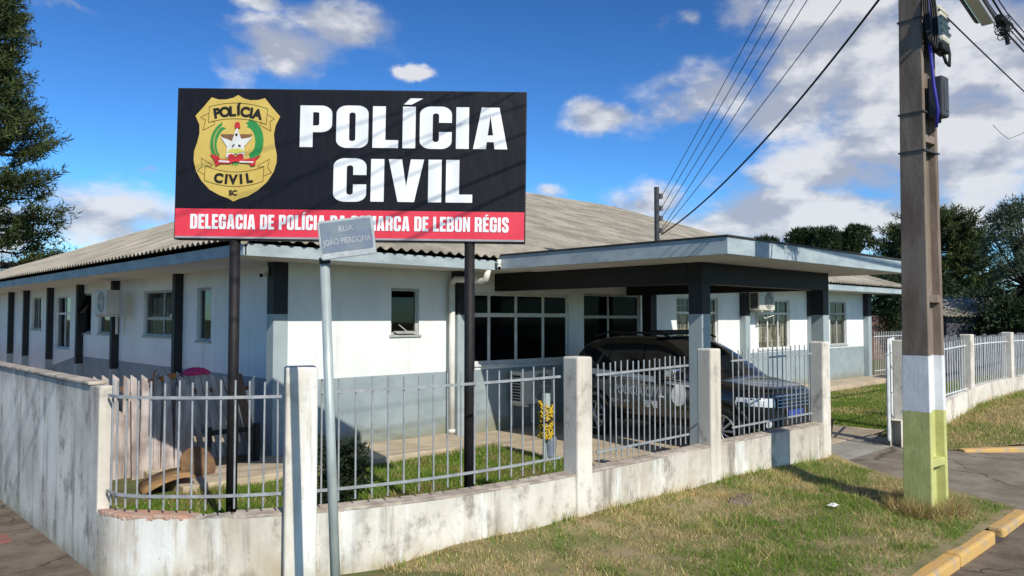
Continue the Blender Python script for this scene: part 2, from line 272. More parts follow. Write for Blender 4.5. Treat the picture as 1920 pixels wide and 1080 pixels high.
# ------------------------------------------------------------------ mesh helpers
MW = {}
def mw(o): return MW.get(o.name, Matrix.Identity(4)) if o else Matrix.Identity(4)
def tag(o, label=None, cat=None, group=None, kind=None):
    if label: o['label'] = label
    if cat: o['category'] = cat
    if group: o['group'] = group
    if kind: o['kind'] = kind
    return o
def thing(name, label, cat, loc=(0, 0, 0), rz=0, group=None, rot=None):
    o = bpy.data.objects.new(name, None); COL.objects.link(o); o.location = loc
    e = Euler(rot) if rot else Euler((0, 0, rz)); o.rotation_euler = e; o.empty_display_size = .2
    MW[o.name] = Matrix.LocRotScale(Vector(loc), e, None)
    return tag(o, label, cat, group)
class MB:
    def __init__(s): s.v = []; s.f = []; s.mi = []
    def add(s, vs, fs, mi=0):
        n = len(s.v); s.v += [tuple(v) for v in vs]; s.f += [tuple(i+n for i in f) for f in fs]; s.mi += [mi]*len(fs); return s
    def box(s, x0, x1, y0, y1, z0, z1, mi=0, mat=None):
        vs = [Vector((x, y, z)) for z in (z0, z1) for y in (y0, y1) for x in (x0, x1)]
        if mat: vs = [mat @ v for v in vs]
        return s.add(vs, [(0, 2, 3, 1), (4, 5, 7, 6), (0, 1, 5, 4), (2, 6, 7, 3), (0, 4, 6, 2), (1, 3, 7, 5)], mi)
    def quad(s, a, b, c, d, mi=0): return s.add([a, b, c, d], [(0, 1, 2, 3)], mi)
    def tube(s, pts, r, n=8, cap=True, mi=0):
        pts = [Vector(p) for p in pts]; rs = r if isinstance(r, (list, tuple)) else [r]*len(pts); rings = []; up = None
        for i, p in enumerate(pts):
            d = (pts[min(i+1, len(pts)-1)]-pts[max(i-1, 0)]).normalized()
            if up is None: up = d.orthogonal().normalized()
            up = (up-d*up.dot(d)).normalized(); w = d.cross(up)
            rings.append([p+(up*math.cos(2*math.pi*k/n)+w*math.sin(2*math.pi*k/n))*rs[i] for k in range(n)])
        vs = [v for r_ in rings for v in r_]; fs = []
        for i in range(len(pts)-1):
            for k in range(n):
                a = i*n+k; b_ = i*n+(k+1) % n; fs.append((a, b_, b_+n, a+n))
        if cap: fs += [tuple(reversed(range(n))), tuple(range((len(pts)-1)*n, len(pts)*n))]
        return s.add(vs, fs, mi)
    def prism(s, poly, mat, depth, mi=0):           # polygon (x,y) extruded along local z, -depth..0
        n = len(poly); vs = [mat @ Vector((x, y, 0)) for x, y in poly]+[mat @ Vector((x, y, -depth)) for x, y in poly]
        fs = [tuple(range(n)), tuple(reversed(range(n, 2*n)))]+[(i, i+n, (i+1) % n+n, (i+1) % n) for i in range(n)]
        return s.add(vs, fs, mi)
    def build(s, name, mat, parent=None, local=False, bevel=0, smooth=False, subsurf=0, kind=None, seg=2):
        me = bpy.data.meshes.new(name); me.from_pydata(s.v, [], s.f)
        mats = mat if isinstance(mat, (list, tuple)) else [mat]
        for m_ in mats: me.materials.append(m_)
        if len(mats) > 1: me.polygons.foreach_set('material_index', s.mi)
        if smooth: me.polygons.foreach_set('use_smooth', [True]*len(me.polygons))
        if parent and not local: me.transform(mw(parent).inverted())
        return link(name, me, parent, bevel, subsurf, kind, seg)
def link(name, me, parent=None, bevel=0, subsurf=0, kind=None, seg=2):
    o = bpy.data.objects.new(name, me); COL.objects.link(o)
    if parent: o.parent = parent; MW[o.name] = mw(parent)
    if bevel:
        b = o.modifiers.new('bevel', 'BEVEL'); b.width = bevel; b.segments = seg; b.limit_method = 'ANGLE'; b.angle_limit = R(40)
    if subsurf:
        b = o.modifiers.new('sub', 'SUBSURF'); b.levels = subsurf; b.render_levels = subsurf
    if kind: o['kind'] = kind
    return o
def tris(name, V, mat, parent=None, cols=None, nv=3, kind=None):
    n = V.shape[0]; me = bpy.data.meshes.new(name); V = np.ascontiguousarray(V, dtype=np.float32)
    if parent:
        mi = np.array(mw(parent).inverted()); V = V @ mi[:3, :3].T.astype(np.float32)+mi[:3, 3].astype(np.float32)
    me.vertices.add(n*nv); me.vertices.foreach_set('co', V.reshape(-1)); me.loops.add(n*nv); me.loops.foreach_set('vertex_index', np.arange(n*nv, dtype=np.int32))
    me.polygons.add(n); me.polygons.foreach_set('loop_start', np.arange(0, n*nv, nv, dtype=np.int32))
    if cols is not None:
        a = me.color_attributes.new('Col', 'FLOAT_COLOR', 'POINT'); c4 = np.ones((n, nv, 4), np.float32); c4[:, :, :3] = cols[:, None, :]; a.data.foreach_set('color', c4.reshape(-1))
    me.materials.append(mat); me.update(); me.validate()
    return link(name, me, parent, kind=kind)
def text(name, body, size, mat, mtx, parent, offset=0, extrude=.001, align='CENTER', sx=1, spacing=1, local=True):
    cu = bpy.data.curves.new(name, 'FONT'); cu.body = body; cu.size = size; cu.offset = offset; cu.extrude = extrude; cu.align_x = align; cu.align_y = 'CENTER'; cu.space_character = spacing
    cu.resolution_u = 4
    o = bpy.data.objects.new(name, cu); COL.objects.link(o); bpy.context.view_layer.update()
    me = bpy.data.meshes.new_from_object(o.evaluated_get(bpy.context.evaluated_depsgraph_get())); COL.objects.unlink(o); bpy.data.objects.remove(o); bpy.data.curves.remove(cu)
    me.name = name; me.transform(mtx @ Matrix.Diagonal((sx, 1, 1, 1)))
    if parent and not local: me.transform(mw(parent).inverted())
    me.materials.clear(); me.materials.append(mat)
    return link(name, me, parent)
def fill2d(name, loops, mat, mtx, parent, extrude=.001):      # flat filled shape with holes (even-odd) from closed outlines
    cu = bpy.data.curves.new(name, 'CURVE'); cu.dimensions = '2D'; cu.fill_mode = 'BOTH'; cu.extrude = extrude
    for lp in loops:
        s = cu.splines.new('POLY'); s.points.add(len(lp)-1); s.use_cyclic_u = True
        for p_, (x, y) in zip(s.points, lp): p_.co = (x, y, 0, 1)
    o = bpy.data.objects.new(name, cu); COL.objects.link(o); bpy.context.view_layer.update()
    me = bpy.data.meshes.new_from_object(o.evaluated_get(bpy.context.evaluated_depsgraph_get())); COL.objects.unlink(o); bpy.data.objects.remove(o); bpy.data.curves.remove(cu)
    me.name = name; me.transform(mtx); me.materials.clear(); me.materials.append(mat)
    return link(name, me, parent)
def sub_strip(pts, w):       # closed outline of a thick open polyline
    l, r = [], []
    for i, p_ in enumerate(pts):
        a = Vector(pts[max(i-1, 0)]); b_ = Vector(pts[min(i+1, len(pts)-1)]); d = (b_-a).normalized(); n = Vector((-d.y, d.x))*w/2
        l.append(tuple(Vector(p_)+n)); r.append(tuple(Vector(p_)-n))
    return l+r[::-1]

# ------------------------------------------------------------------ ground, roads, pavements
def rise(x, y):                      # the ground climbs towards the far right and banks against the walls
    s = min(max((x-12.6)/5, 0), 1); z = .36*s*s*(3-2*s)*min(max((y-2.3)/1.2, 0), 1)
    return z
MB().box(-400, 900, -300, 1200, -.4, -.17).build('ground', M['far_ground'], kind='structure')
MB().box(-120, 260, -9, 2.3, -.165, -.105).build('road', M['asphalt'], kind='structure')
MB().box(-30, 1.88, 2.15, 90, -.166, .0).build('pavement', M['pave'], kind='structure')
def sheet(name, x0, x1, y0, y1, nx, ny, zf, mat, kind='structure', clip=None):
    b = MB(); xs = np.linspace(x0, x1, nx); ys = np.linspace(y0, y1, ny)
    vs = [(x, y, zf(x, y)) for y in ys for x in xs]; fs = []
    for j in range(ny-1):
        for i in range(nx-1):
            cx, cy = (xs[i]+xs[i+1])/2, (ys[j]+ys[j+1])/2
            if clip and not clip(cx, cy): continue
            a = j*nx+i; fs.append((a, a+1, a+1+nx, a+nx))
    return b.add(vs, fs).build(name, mat, kind=kind, smooth=True)
def hsh(x, y): return .5*math.sin(x*2.3+1.7*math.sin(y*1.9))+.3*math.sin(x*5.1-y*4.3)+.2*math.sin(x*9.7+y*11.3)
def wall_y(x):                       # outer face of the low front wall
    P = WALLP
    for (xa, ya), (xb, yb) in zip(P, P[1:]):
        if xa <= x <= xb: return ya+(yb-ya)*(x-xa)/(xb-xa)
    return P[-1][1]
WALLP = [(1.862, 6.62), (1.885, 6.40), (1.99, 6.19), (2.16, 6.0), (2.40, 5.78), (2.70, 5.58), (3.05, 5.40), (3.5, 5.23), (4.05, 5.08), (4.8, 4.98), (5.62, 4.93), (7.74, 4.78), (10.16, 4.56)]
def verge_z(x, y):
    w = wall_y(x); bank = max(0, 1-(w-y)/.9)
    k_l = min(max((x-3.0)/1.2, 0), 1)
    return .02-.13*(1-k_l)+.09*bank*bank*k_l+.018*hsh(x, y)+(.05 if x > 8 else .05*max(0, (x-6)/2))*min(1, max(0, (y-2.4)))
def apron_edge(y): return 9.35+(y-2.2)*.42     # left edge of the driveway apron
sheet('grass_verge', 1.88, 10.6, 2.22, 6.3, 150, 70, verge_z, M['soil'], clip=lambda x, y: y < wall_y(x)+.1 and x < apron_edge(y)+.10)
sheet('grass_verge', 34, 90, 2.22, 4.5, 120, 6, lambda x, y: rise(x, y)+.03, M['soil'])
sheet('grass_verge', 12.8, 34, 2.22, 4.5, 400, 70, lambda x, y: rise(x, y)+.03+.015*hsh(x, y), M['soil'], clip=lambda x, y: y > 3.9-(x-12.8)*.68+.0)
MB().add([(9.3, 2.2, -.06), (14.9, 2.2, -.06), (13.0, 3.9, .012), (12.7, 4.62, .016), (10.1, 4.62, .016), (10.02, 3.9, .012)], [(0, 1, 2, 3, 4, 5)]).build('driveway_apron', M['apron'], kind='structure')
MB().box(1.95, 80, 4.5, 90, -.168, .006).build('yard', M['soil_green'], kind='structure')
MB().add([(10.2, 4.6, .02), (13.2, 4.6, .02), (14.2, 6.4, .02), (14.2, 7.2, .02), (8.2, 7.2, .02), (9.2, 5.6, .02)], [(0, 1, 2, 3, 4, 5)]).build('driveway', M['drive'], kind='structure')
MB().box(8.1, 14.25, 5.35, 10.04, -.1, .03).build('carport_floor', M['slab'], kind='structure')
MB().box(3.4, 8.1, 8.9, 10.04, -.1, .10).box(14.25, 26.6, 9.15, 10.04, -.1, .16).box(3.4, 5.25, 10.04, 31, -.1, .10).build('walkway', M['slab'], bevel=.015, kind='structure')
# kerbs
MB().box(-120, 260, 1.72, 2.13, -.2, -.098).build('gutter', M['pave'], kind='structure')
def kerb(pts, label=None):
    b = MB()
    for i in range(len(pts)-1):
        a, c = Vector(pts[i]), Vector(pts[i+1]); d = (c-a); n = max(1, int(d.length/1.0)); d /= n
        for k in range(n):
            p0 = a+d*k; dn = d.normalized(); q = p0+d*.985; jx = random.uniform(-.012, .012); s = Vector((-dn.y, dn.x, 0))*.15; up = Vector((0, 0, 1))
            z = random.uniform(-.008, .008)
            vs = [p0+s*jx, q+s*jx, q+s, p0+s]
            b.add([v+up*(-.16) for v in vs]+[v+up*(.0+z) for v in vs], [(0, 3, 2, 1), (4, 5, 6, 7), (0, 1, 5, 4), (1, 2, 6, 5), (2, 3, 7, 6), (3, 0, 4, 7)])
    return b.build('kerb', M['kerb'], bevel=.025, kind='structure')
kerb([(-6, 2.14, 0), (8.35, 2.14, 0)]); kerb([(8.6, 2.14, -.02), (9.7, 2.16, -.04)])
kerb([(15.6, 2.14, .04), (14.9, 2.47, .06), (13.9, 3.17, .06), (12.95, 3.82, .05)]); kerb([(15.7, 2.14, .0), (60, 2.14, .0)])
MB().box(1.18, 1.62, 8.15, 8.5, -.01, .004).build('red_paint_patch', M['red_paint'], kind='structure')

# ------------------------------------------------------------------ the police station
ST = thing('police_station', 'long single-storey white and grey police building with corrugated roof and carport', 'building', (5.25, 10.04, 0))
XW, YW, XE, YE = 5.25, 10.04, 25.4, 31.6
def frontwall(b, y, x0, x1, z0, z1, holes, dep=.16, axis='x', sgn=1):
    xs = sorted({x0, x1, *[h[0] for h in holes], *[h[1] for h in holes]}); zs = sorted({z0, z1, *[h[2] for h in holes], *[h[3] for h in holes]})
    P = (lambda u, w, z: (u, y+w, z)) if axis == 'x' else (lambda u, w, z: (y+w, u, z))
    for i in range(len(xs)-1):
        for j in range(len(zs)-1):
            cx, cz = (xs[i]+xs[i+1])/2, (zs[j]+zs[j+1])/2
            if any(h[0] < cx < h[1] and h[2] < cz < h[3] for h in holes): continue
            b.quad(P(xs[i], 0, zs[j]), P(xs[i+1], 0, zs[j]), P(xs[i+1], 0, zs[j+1]), P(xs[i], 0, zs[j+1]))
    for h in holes:
        a, c, e, f = h[:4]
        b.quad(P(a, 0, e), P(a, dep, e), P(a, dep, f), P(a, 0, f)); b.quad(P(c, 0, e), P(c, dep, e), P(c, dep, f), P(c, 0, f))
        b.quad(P(a, 0, e), P(c, 0, e), P(c, dep, e), P(a, dep, e)); b.quad(P(a, 0, f), P(c, 0, f), P(c, dep, f), P(a, dep, f))
# openings: u0,u1,z0,z1
FW = dict(small=(7.0, 7.55, 1.74, 2.48), glazing=(8.46, 11.16, 1.20, 2.46), door=(11.6, 13.45, .1, 2.5), w2=(14.8, 16.55, 1.19, 2.5), w3=(18.5, 20.22, 1.19, 2.5), w4=(22.76, 23.92, 1.20, 2.5))
LW = dict(a=(12.68, 13.27, 1.62, 2.52), b=(14.2, 15.9, 1.66, 2.53), s=(17.75, 18.8, 1.66, 2.58), c=(19.34, 20.1, 1.66, 2.58), d=(21.05, 22.4, 1.25, 2.56), e=(23.83, 24.9, 1.7, 2.58))
b = MB(); frontwall(b, YW, XW, XE, -.05, 2.80, list(FW.values())); frontwall(b, XW, YW, YE, -.05, 2.80, list(LW.values()), axis='y')
b.quad((XE, YW, -.05), (XE, YE, -.05), (XE, YE, 2.8), (XE, YW, 2.8)); b.quad((XW, YE, -.05), (XE, YE, -.05), (XE, YE, 2.8), (XW, YE, 2.8))
b.build('wall', M['house'], ST)
# interior partition and floor so that windows look into dark rooms
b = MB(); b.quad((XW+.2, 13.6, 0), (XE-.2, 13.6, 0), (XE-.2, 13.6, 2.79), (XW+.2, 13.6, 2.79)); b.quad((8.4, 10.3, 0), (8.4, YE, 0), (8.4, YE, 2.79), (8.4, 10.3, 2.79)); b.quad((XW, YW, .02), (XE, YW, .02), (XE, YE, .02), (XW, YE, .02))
b.build('partition_wall', M['recess_shade'], ST)
def window(name, spec, axis, vm=(), hm=(), frame='alu', glass='glass', fw=.045, bars=0, curtain=None, rec=.07, sill=True, label=None):
    u0, u1, z0, z1 = spec; base = YW if axis == 'x' else XW
    def bx(b_, ua, ub, wa, wb, za, zb):
        if axis == 'x': b_.box(ua, ub, base+wa, base+wb, za, zb)
        else: b_.box(base+wa, base+wb, ua, ub, za, zb)
    f = MB()
    bx(f, u0, u0+fw, rec-.025, rec+.025, z0, z1); bx(f, u1-fw, u1, rec-.025, rec+.025, z0, z1); bx(f, u0+fw, u1-fw, rec-.025, rec+.025, z0, z0+fw); bx(f, u0+fw, u1-fw, rec-.025, rec+.025, z1-fw, z1)
    for h in hm: bx(f, u0+fw, u1-fw, rec-.022, rec+.022, h-fw*.6, h+fw*.6)
    zs = [z0+fw]+[x for h in hm for x in (h-fw*.6, h+fw*.6)]+[z1-fw]
    for v in vm:
        for k in range(0, len(zs), 2): bx(f, v-fw*.5, v+fw*.5, rec-.02, rec+.02, zs[k], zs[k+1])
    W_ = MB(); W_ = f.build(name, M[frame], ST, bevel=.004, seg=1)
    if label: W_['label'] = label
    g = MB(); c4 = [(u0+.02, z0+.02), (u1-.02, z0+.02), (u1-.02, z1-.02), (u0+.02, z1-.02)]
    if axis == 'x': g.quad(*[(u, base+rec, z) for u, z in c4])
    else: g.quad(*[(base+rec, u, z) for u, z in reversed(c4)])
    g.build('pane', M[glass], W_)
    if sill:
        s_ = MB(); bx(s_, u0-.03, u1+.03, -.03, .04, z0-.035, z0+.003); s_.build('sill', M[frame], W_, bevel=.004, seg=1)
    if bars:
        g = MB()
        for k in range(bars): 
            u = u0+fw+(u1-u0-2*fw)*(k+.5)/bars; bx(g, u-.006, u+.006, rec+.04, rec+.052, z0+fw, z1-fw)
        for h in np.linspace(z0+.2, z1-.2, 3): bx(g, u0+fw, u1-fw, rec+.053, rec+.06, h-.006, h+.006)
        g.build('grille', M['white_frame'], W_)
    if curtain:
        cb2 = MB(); n = 90; ca, cc, top_, mt = curtain; us = np.linspace(ca, cc, n)
        pts = [(u, rec+.11+.022*math.sin(u*42)+.012*math.sin(u*17+1)) for u in us]
        vs = []
        for z in (z0+.02, top_):
            for u, w_ in pts: vs.append((u, base+w_, z) if axis == 'x' else (base+w_, u, z))
        cb2.add(vs, [(i, i+1, i+1+n, i+n) for i in range(n-1)]); cb2.build('curtain', M[mt], W_, smooth=True)
    return W_
w = window('window', FW['small'], 'x', frame='alu', glass='glass', label='small single-pane window with tilted lower pane')
MB().add([(7.08, YW+.05, 1.80), (7.47, YW+.05, 1.80), (7.47, YW-.06, 1.76), (7.08, YW-.06, 1.76)], [(0, 1, 2, 3)]).tube([(7.18, YW+.04, 1.9), (7.28, YW-.05, 1.79)], .008).build('tilt_pane', M['alu'], w)
window('window', FW['glazing'], 'x', (9.1, 9.76, 10.47), (2.06,), frame='white_frame', glass='glass_dark', fw=.06, sill=True, rec=.05, label='wide dark glazed window in four bays with upper lights')
d = window('door', FW['door'], 'x', (12.42,), (2.03,), frame='alu', glass='glass_dark', fw=.05, sill=False, label='dark glass entrance door with side light and upper lights')
MB().box(12.88, 13.06, YW+.055, YW+.062, 1.52, 1.64).build('notice', M['paper'], d)
MB().box(12.5, 12.53, YW+.0, YW+.04, .95, 1.2).build('handle', M['alu'], d, bevel=.008)
window('window', FW['w2'], 'x', (15.38, 15.97), (2.13,), frame='white_frame', bars=9, curtain=(14.85, 16.5, 2.1, 'curtain'))
window('window', FW['w3'], 'x', (19.08, 19.65), (2.13,), frame='white_frame', bars=9, curtain=(18.55, 20.17, 2.15, 'curtain'))
window('window', FW['w4'], 'x', (23.34,), (2.14,), frame='alu', bars=0, curtain=(22.8, 23.9, 2.05, 'curtain_pale'))
window('window', LW['a'], 'y', frame='alu'); window('window', LW['b'], 'y', (14.95,), (2.0,), frame='alu', curtain=(15.0, 15.85, 2.4, 'curtain_pale')); window('window', LW['s'], 'y', frame='alu')
wc = window('window', LW['c'], 'y', frame='alu'); MB().box(-.42, 0, -.34, .34, -.012, .012, mat=Matrix.Translation((XW+.04, 19.72, 2.5)) @ Matrix.Rotation(R(-68), 4, 'Y')).build('tilt_pane', M['glass_dark'], wc)
window('window', LW['d'], 'y', (21.7,), (2.12,), frame='white_frame', bars=7); window('window', LW['e'], 'y', (24.4,), frame='alu')
# pilasters
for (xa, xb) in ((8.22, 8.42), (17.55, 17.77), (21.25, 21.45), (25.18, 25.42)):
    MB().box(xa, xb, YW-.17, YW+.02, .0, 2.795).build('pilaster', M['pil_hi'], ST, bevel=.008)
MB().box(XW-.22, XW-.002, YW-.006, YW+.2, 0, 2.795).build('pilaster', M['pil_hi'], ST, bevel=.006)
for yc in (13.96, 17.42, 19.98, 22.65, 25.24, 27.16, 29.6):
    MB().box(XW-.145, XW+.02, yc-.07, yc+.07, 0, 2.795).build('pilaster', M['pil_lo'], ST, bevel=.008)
# soffit and fascias
XL, YF, XR = 4.14, 9.04, 26.3
MB().box(XL+.02, XR-.02, YF+.02, 33.0, 2.79, 2.80).build('soffit', M['soffit'], ST)
MB().box(XL, 8.32, YF-.02, YF+.018, 2.77, 2.92).box(14.2, XR, YF-.02, YF+.018, 2.77, 2.92).box(XL-.02, XL+.018, YF-.02, 33, 2.772, 2.918).box(XR-.018, XR+.02, YF-.02, 33, 2.772, 2.918).build('fascia', M['fascia'], ST)
# corrugated roof
def sheets(cols, dirv, f_len, slope, z_eave, rows=9):
    b_ = MB(); vs = []; fs = []; nc = len(cols)
    # cols: list of (base point xy, wave)
    for (px, py, w_), ln in zip(cols, f_len):
        for r_ in range(rows*2):
            k = (r_+1)//2; s_ = k/rows; step = (.012 if r_ % 2 else .0)
            sl = ln*0+min(s_*12.2, ln) 
            vs.append((px+dirv[0]*sl, py+dirv[1]*sl, z_eave+slope*sl+w_+(.010*(r_ % 2 == 0))-.0))
    h = rows*2
    for i in range(nc-1):
        for r_ in range(h-1):
            a = i*h+r_; fs.append((a, a+h, a+h+1, a+1))
    return b_.add(vs, fs)
WL = .177
xs = np.arange(XL-.13, XR+.12, WL/8); Yr = 21.0
cols = [(x, YF-.09, .024*math.sin(2*math.pi*x/WL)) for x in xs]; ln = [max(.01, min(Yr-(YF-.09), (x-(XL-.13))*.4/.32)) for x in xs]
rf = sheets(cols, (0, 1), ln, .32, 2.965).build('roof', M['roof'], ST); sm = rf.modifiers.new('thick', 'SOLIDIFY'); sm.thickness = .008; sm.offset = 1
tag(rf, 'grey corrugated front roof slope')
ys = np.arange(YF-.09, 33.1, WL/8)
cols = [(XL-.13, y, .024*math.sin(2*math.pi*y/WL)) for y in ys]; ln = [max(.01, min((y-(YF-.09))*.32/.4, (33.1-y)*.32/.4)) for y in ys]
rf2 = sheets(cols, (1, 0), ln, .40, 2.965).build('roof', M['roof'], ST); sm = rf2.modifiers.new('thick', 'SOLIDIFY'); sm.thickness = .008; sm.offset = -1
tag(rf2, 'grey corrugated side roof slope')
zr = 2.965+.32*(Yr-YF+.09); xp = XL-.13+(zr-2.965)/.4
b = MB(); b.add([(xp, Yr, zr-.03), (XR+.1, Yr, zr-.03), (XR+.1, 33.1, 2.94), (XL-.13, 33.1, 2.94)], [(0, 1, 2, 3)]); b.add([(XR, YF, 2.93), (XR, 33, 2.93), (XR, Yr, zr-.04)], [(0, 1, 2)])
b.tube([(xp, Yr, zr-.01), (XR+.1, Yr, zr-.01)], .06, 8).tube([(XL-.04, YF-.06, 2.955), (xp, Yr, zr-.02)], .06, 8).tube([(xp, Yr, zr-.02), (XL-.04, 33.1, 2.955)], .06, 8)
b.build('ridge', M['roof'], ST)
# carport
CX0, CX1, CY0 = 8.32, 14.2, 4.91
MB().box(CX0, CX1, CY0, YF-.021, 2.785, 2.99).build('carport_roof', [M['fascia']], ST)
MB().box(CX0+.02, CX1-.02, CY0+.02, YF-.022, 2.778, 2.786).build('carport_soffit', M['soffit'], ST)
MB().box(CX0-.02, CX1+.02, CY0-.02, YF-.1, 2.992, 3.016).build('carport_flashing', M['flash'], ST, bevel=.006)
MB().box(9.2, 13.18, 5.83, 6.05, 2.48, 2.777).box(9.2, 9.42, 6.052, YW-.001, 2.482, 2.777).box(12.96, 13.18, 6.052, YW-.001, 2.482, 2.777).build('carport_beam', M['dark'], ST, bevel=.006)
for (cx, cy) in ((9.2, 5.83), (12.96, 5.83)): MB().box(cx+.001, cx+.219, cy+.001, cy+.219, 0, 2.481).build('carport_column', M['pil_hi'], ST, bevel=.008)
MB().box(12.963, 13.177, 9.42, 9.64, 0, 2.481).build('carport_column', M['dark'], ST, bevel=.008)
MB().tube([(8.12, 9.90, .08), (8.12, 9.90, 2.60)], .05, 12).tube([(8.12, 9.9, 2.57), (8.13, 9.83, 2.645), (8.15, 9.2, 2.60), (8.16, 9.1, 2.62), (8.16, 9.06, 2.77)], .05, 12).tube([(8.12, 9.9, .12), (8.12, 9.9, .18)], .06, 12).build('downpipe', M['pvc'], ST, smooth=True)
# air conditioners and cameras
def ac(name, label, loc, rz, w_=.8, h_=.58, d_=.3):
    T = thing('air_conditioner', label, 'air conditioner', loc, rz, 'air conditioner outdoor units on the walls')
    MB().box(-w_/2, w_/2, -d_/2, d_/2, 0, h_).build('casing', M['ac'], T, local=True, bevel=.02)
    g = MB(); c = Vector((w_*.1, -d_/2-.012, h_/2)); r0 = h_*.42
    for rr in np.linspace(.04, r0, 9): g.tube([c+Vector((math.cos(a)*rr, 0, math.sin(a)*rr)) for a in np.linspace(0, 2*math.pi, 29)], .004, 4, cap=False)
    for a in np.linspace(0, math.pi, 5)[:-1]: g.tube([c+Vector((math.cos(a)*r0, 0, math.sin(a)*r0)), c-Vector((math.cos(a)*r0, 0, math.sin(a)*r0))], .005, 4)
    g.build('fan_grille', M['ac'], T, local=True)
    g = MB(); n = 28; g.add([(c.x+math.cos(2*math.pi*k/n)*r0, -d_/2-.004, c.z+math.sin(2*math.pi*k/n)*r0) for k in range(n)], [tuple(range(n))])
    for k in range(5):
        a = 2*math.pi*k/5; g.add([(c.x, -d_/2-.005, c.z), (c.x+math.cos(a)*r0*.9, -d_/2-.006, c.z+math.sin(a)*r0*.9), (c.x+math.cos(a+.6)*r0*.85, -d_/2-.006, c.z+math.sin(a+.6)*r0*.85)], [(0, 1, 2)])
    g.build('fan', pm('fan_shade', (.10, .10, .09), rough=.7, scale=4), T, local=True)
    g = MB()
    for k in range(9): z = .06+k*(h_-.12)/9; g.box(-w_/2-.006, -w_/2+.004, -d_/2+.05, d_/2-.05, z, z+.034)
    g.build('vent', M['black'], T, local=True)
    for x in (-w_*.32, w_*.32): MB().box(x-.02, x+.02, -d_/2, d_/2+.14, -.045, -.005).box(x-.02, x+.02, d_/2+.10, d_/2+.14, -.4, -.04).build('bracket', M['ac'], T, local=True)
    return T
ac('a', 'air conditioner unit hung low on the grey wall under the wide dark glazing', (9.83, 9.72, .5), 0)
a2 = ac('b', 'air conditioner unit hung high on the sunlit front wall beside the far curtained window', (18.1, 9.72, 2.2), 0, .78, .5)
MB().tube([(.15, .1, -.05), (.22, .05, -.2), (.5, -.05, -.12), (.62, .02, -.35)], .012, 6).build('pipe', M['pvc'], a2, local=True)
ac('c', 'air conditioner unit hung on a dark pilaster of the shaded side wall', (4.82, 16.7, 2.08), R(-90), .72, .48, .27)
def seccam(loc, rz, label):
    T = thing('security_camera', label, 'security camera', loc, rz, 'cameras under the eaves')
    MB().tube([(0, 0, .0), (0, 0, -.09)], .035, 10).tube([(0, .06, -.1), (0, -.12, -.14)], .035, 10).build('body', M['pvc'], T, local=True, smooth=True); MB().tube([(0, -.121, -.14), (0, -.13, -.143)], .028, 10).build('lens', M['black'], T, local=True)
seccam((8.28, 8.93, 2.93), R(-40), 'white security camera at the inner corner where carport roof meets the eave')
seccam((5.0, 10.2, 2.74), R(-60), 'white security camera under the eave at the corner pilaster')

# ------------------------------------------------------------------ front low wall, posts and railings
FE = thing('front_fence', 'weathered low curved front wall with concrete posts and silver bar railings', 'fence', (2.9, 5.5, 0))
def smooth_poly(P, n=6):
    out_ = []
    for i in range(len(P)-1):
        p0 = Vector(P[max(i-1, 0)]); p1 = Vector(P[i]); p2 = Vector(P[i+1]); p3 = Vector(P[min(i+2, len(P)-1)])
        for k in range(n):
            t_ = k/n; out_.append(tuple(.5*((2*p1)+(p2-p0)*t_+(2*p0-5*p1+4*p2-p3)*t_*t_+(3*p1-p0-3*p2+p3)*t_**3)))
    return out_+[P[-1]]
CURVE = smooth_poly(WALLP)
def wtop(x): return .50+max(0, (x-5.6))*.022
TH = .16
def offset(P, d):
    o_ = []
    for i, p_ in enumerate(P):
        a = Vector(P[max(i-1, 0)]); c = Vector(P[min(i+1, len(P)-1)]); t_ = (c-a).normalized(); n_ = Vector((-t_.y, t_.x)); o_.append((p_[0]+n_.x*d, p_[1]+n_.y*d))
    return o_
IN = offset(CURVE, TH)
b = MB(); n = len(CURVE); vs = []
for k, (p_, q) in enumerate(zip(CURVE, IN)):
    zt = wtop(p_[0])+.006*math.sin(k*2.7)+.004*math.sin(k*5.1); vs += [(p_[0], p_[1], -.16), (p_[0], p_[1], zt), (q[0], q[1], zt+.004), (q[0], q[1], -.16)]
fs = []
for k in range(n-1):
    a = k*4
    for j in range(3): fs.append((a+j, a+4+j, a+5+j, a+1+j))
fs += [(0, 1, 2, 3), ((n-1)*4+3, (n-1)*4+2, (n-1)*4+1, (n-1)*4)]
b.add(vs, fs).build('wall', M['wall_front'], FE)
# worn coping line along the wall top and broken bricks at its left end
b = MB()
for k in range(0, n-1):
    if CURVE[k][0] < 2.5: continue
    p_, q = Vector((*CURVE[k], 0)), Vector((*CURVE[k+1], 0)); pi, qi = Vector((*IN[k], 0)), Vector((*IN[k+1], 0)); z0 = wtop(p_.x); z1 = wtop(q.x); u = Vector((0, 0, 1))
    h0 = .012+.008*abs(math.sin(k*3.1)); 
    b.add([p_+u*(z0-.005), q+u*(z1-.005), qi+u*(z1-.005), pi+u*(z0-.005), p_+u*(z0+h0), q+u*(z1+h0), qi+u*(z1+h0+.006), pi+u*(z0+h0+.006)], [(4, 5, 6, 7), (0, 1, 5, 4), (2, 3, 7, 6)])
b.build('coping', M['coping'], FE)
b = MB()
for k in range(2, 22):
    p_ = (Vector((*CURVE[k], 0))+Vector((*IN[k], 0)))/2
    t_ = Vector((CURVE[k+1][0]-CURVE[k-1][0], CURVE[k+1][1]-CURVE[k-1][1], 0)); an = math.atan2(t_.y, t_.x)
    b.box(-.06, .055, -.078, .075, -.02, .014, mat=Matrix.Translation((p_.x, p_.y, .51+random.uniform(-.012, .006))) @ Euler((random.uniform(-.12, .12), random.uniform(-.1, .1), an+random.uniform(-.15, .15))).to_matrix().to_4x4())
b.build('brick_course', M['brick'], FE, bevel=.01)
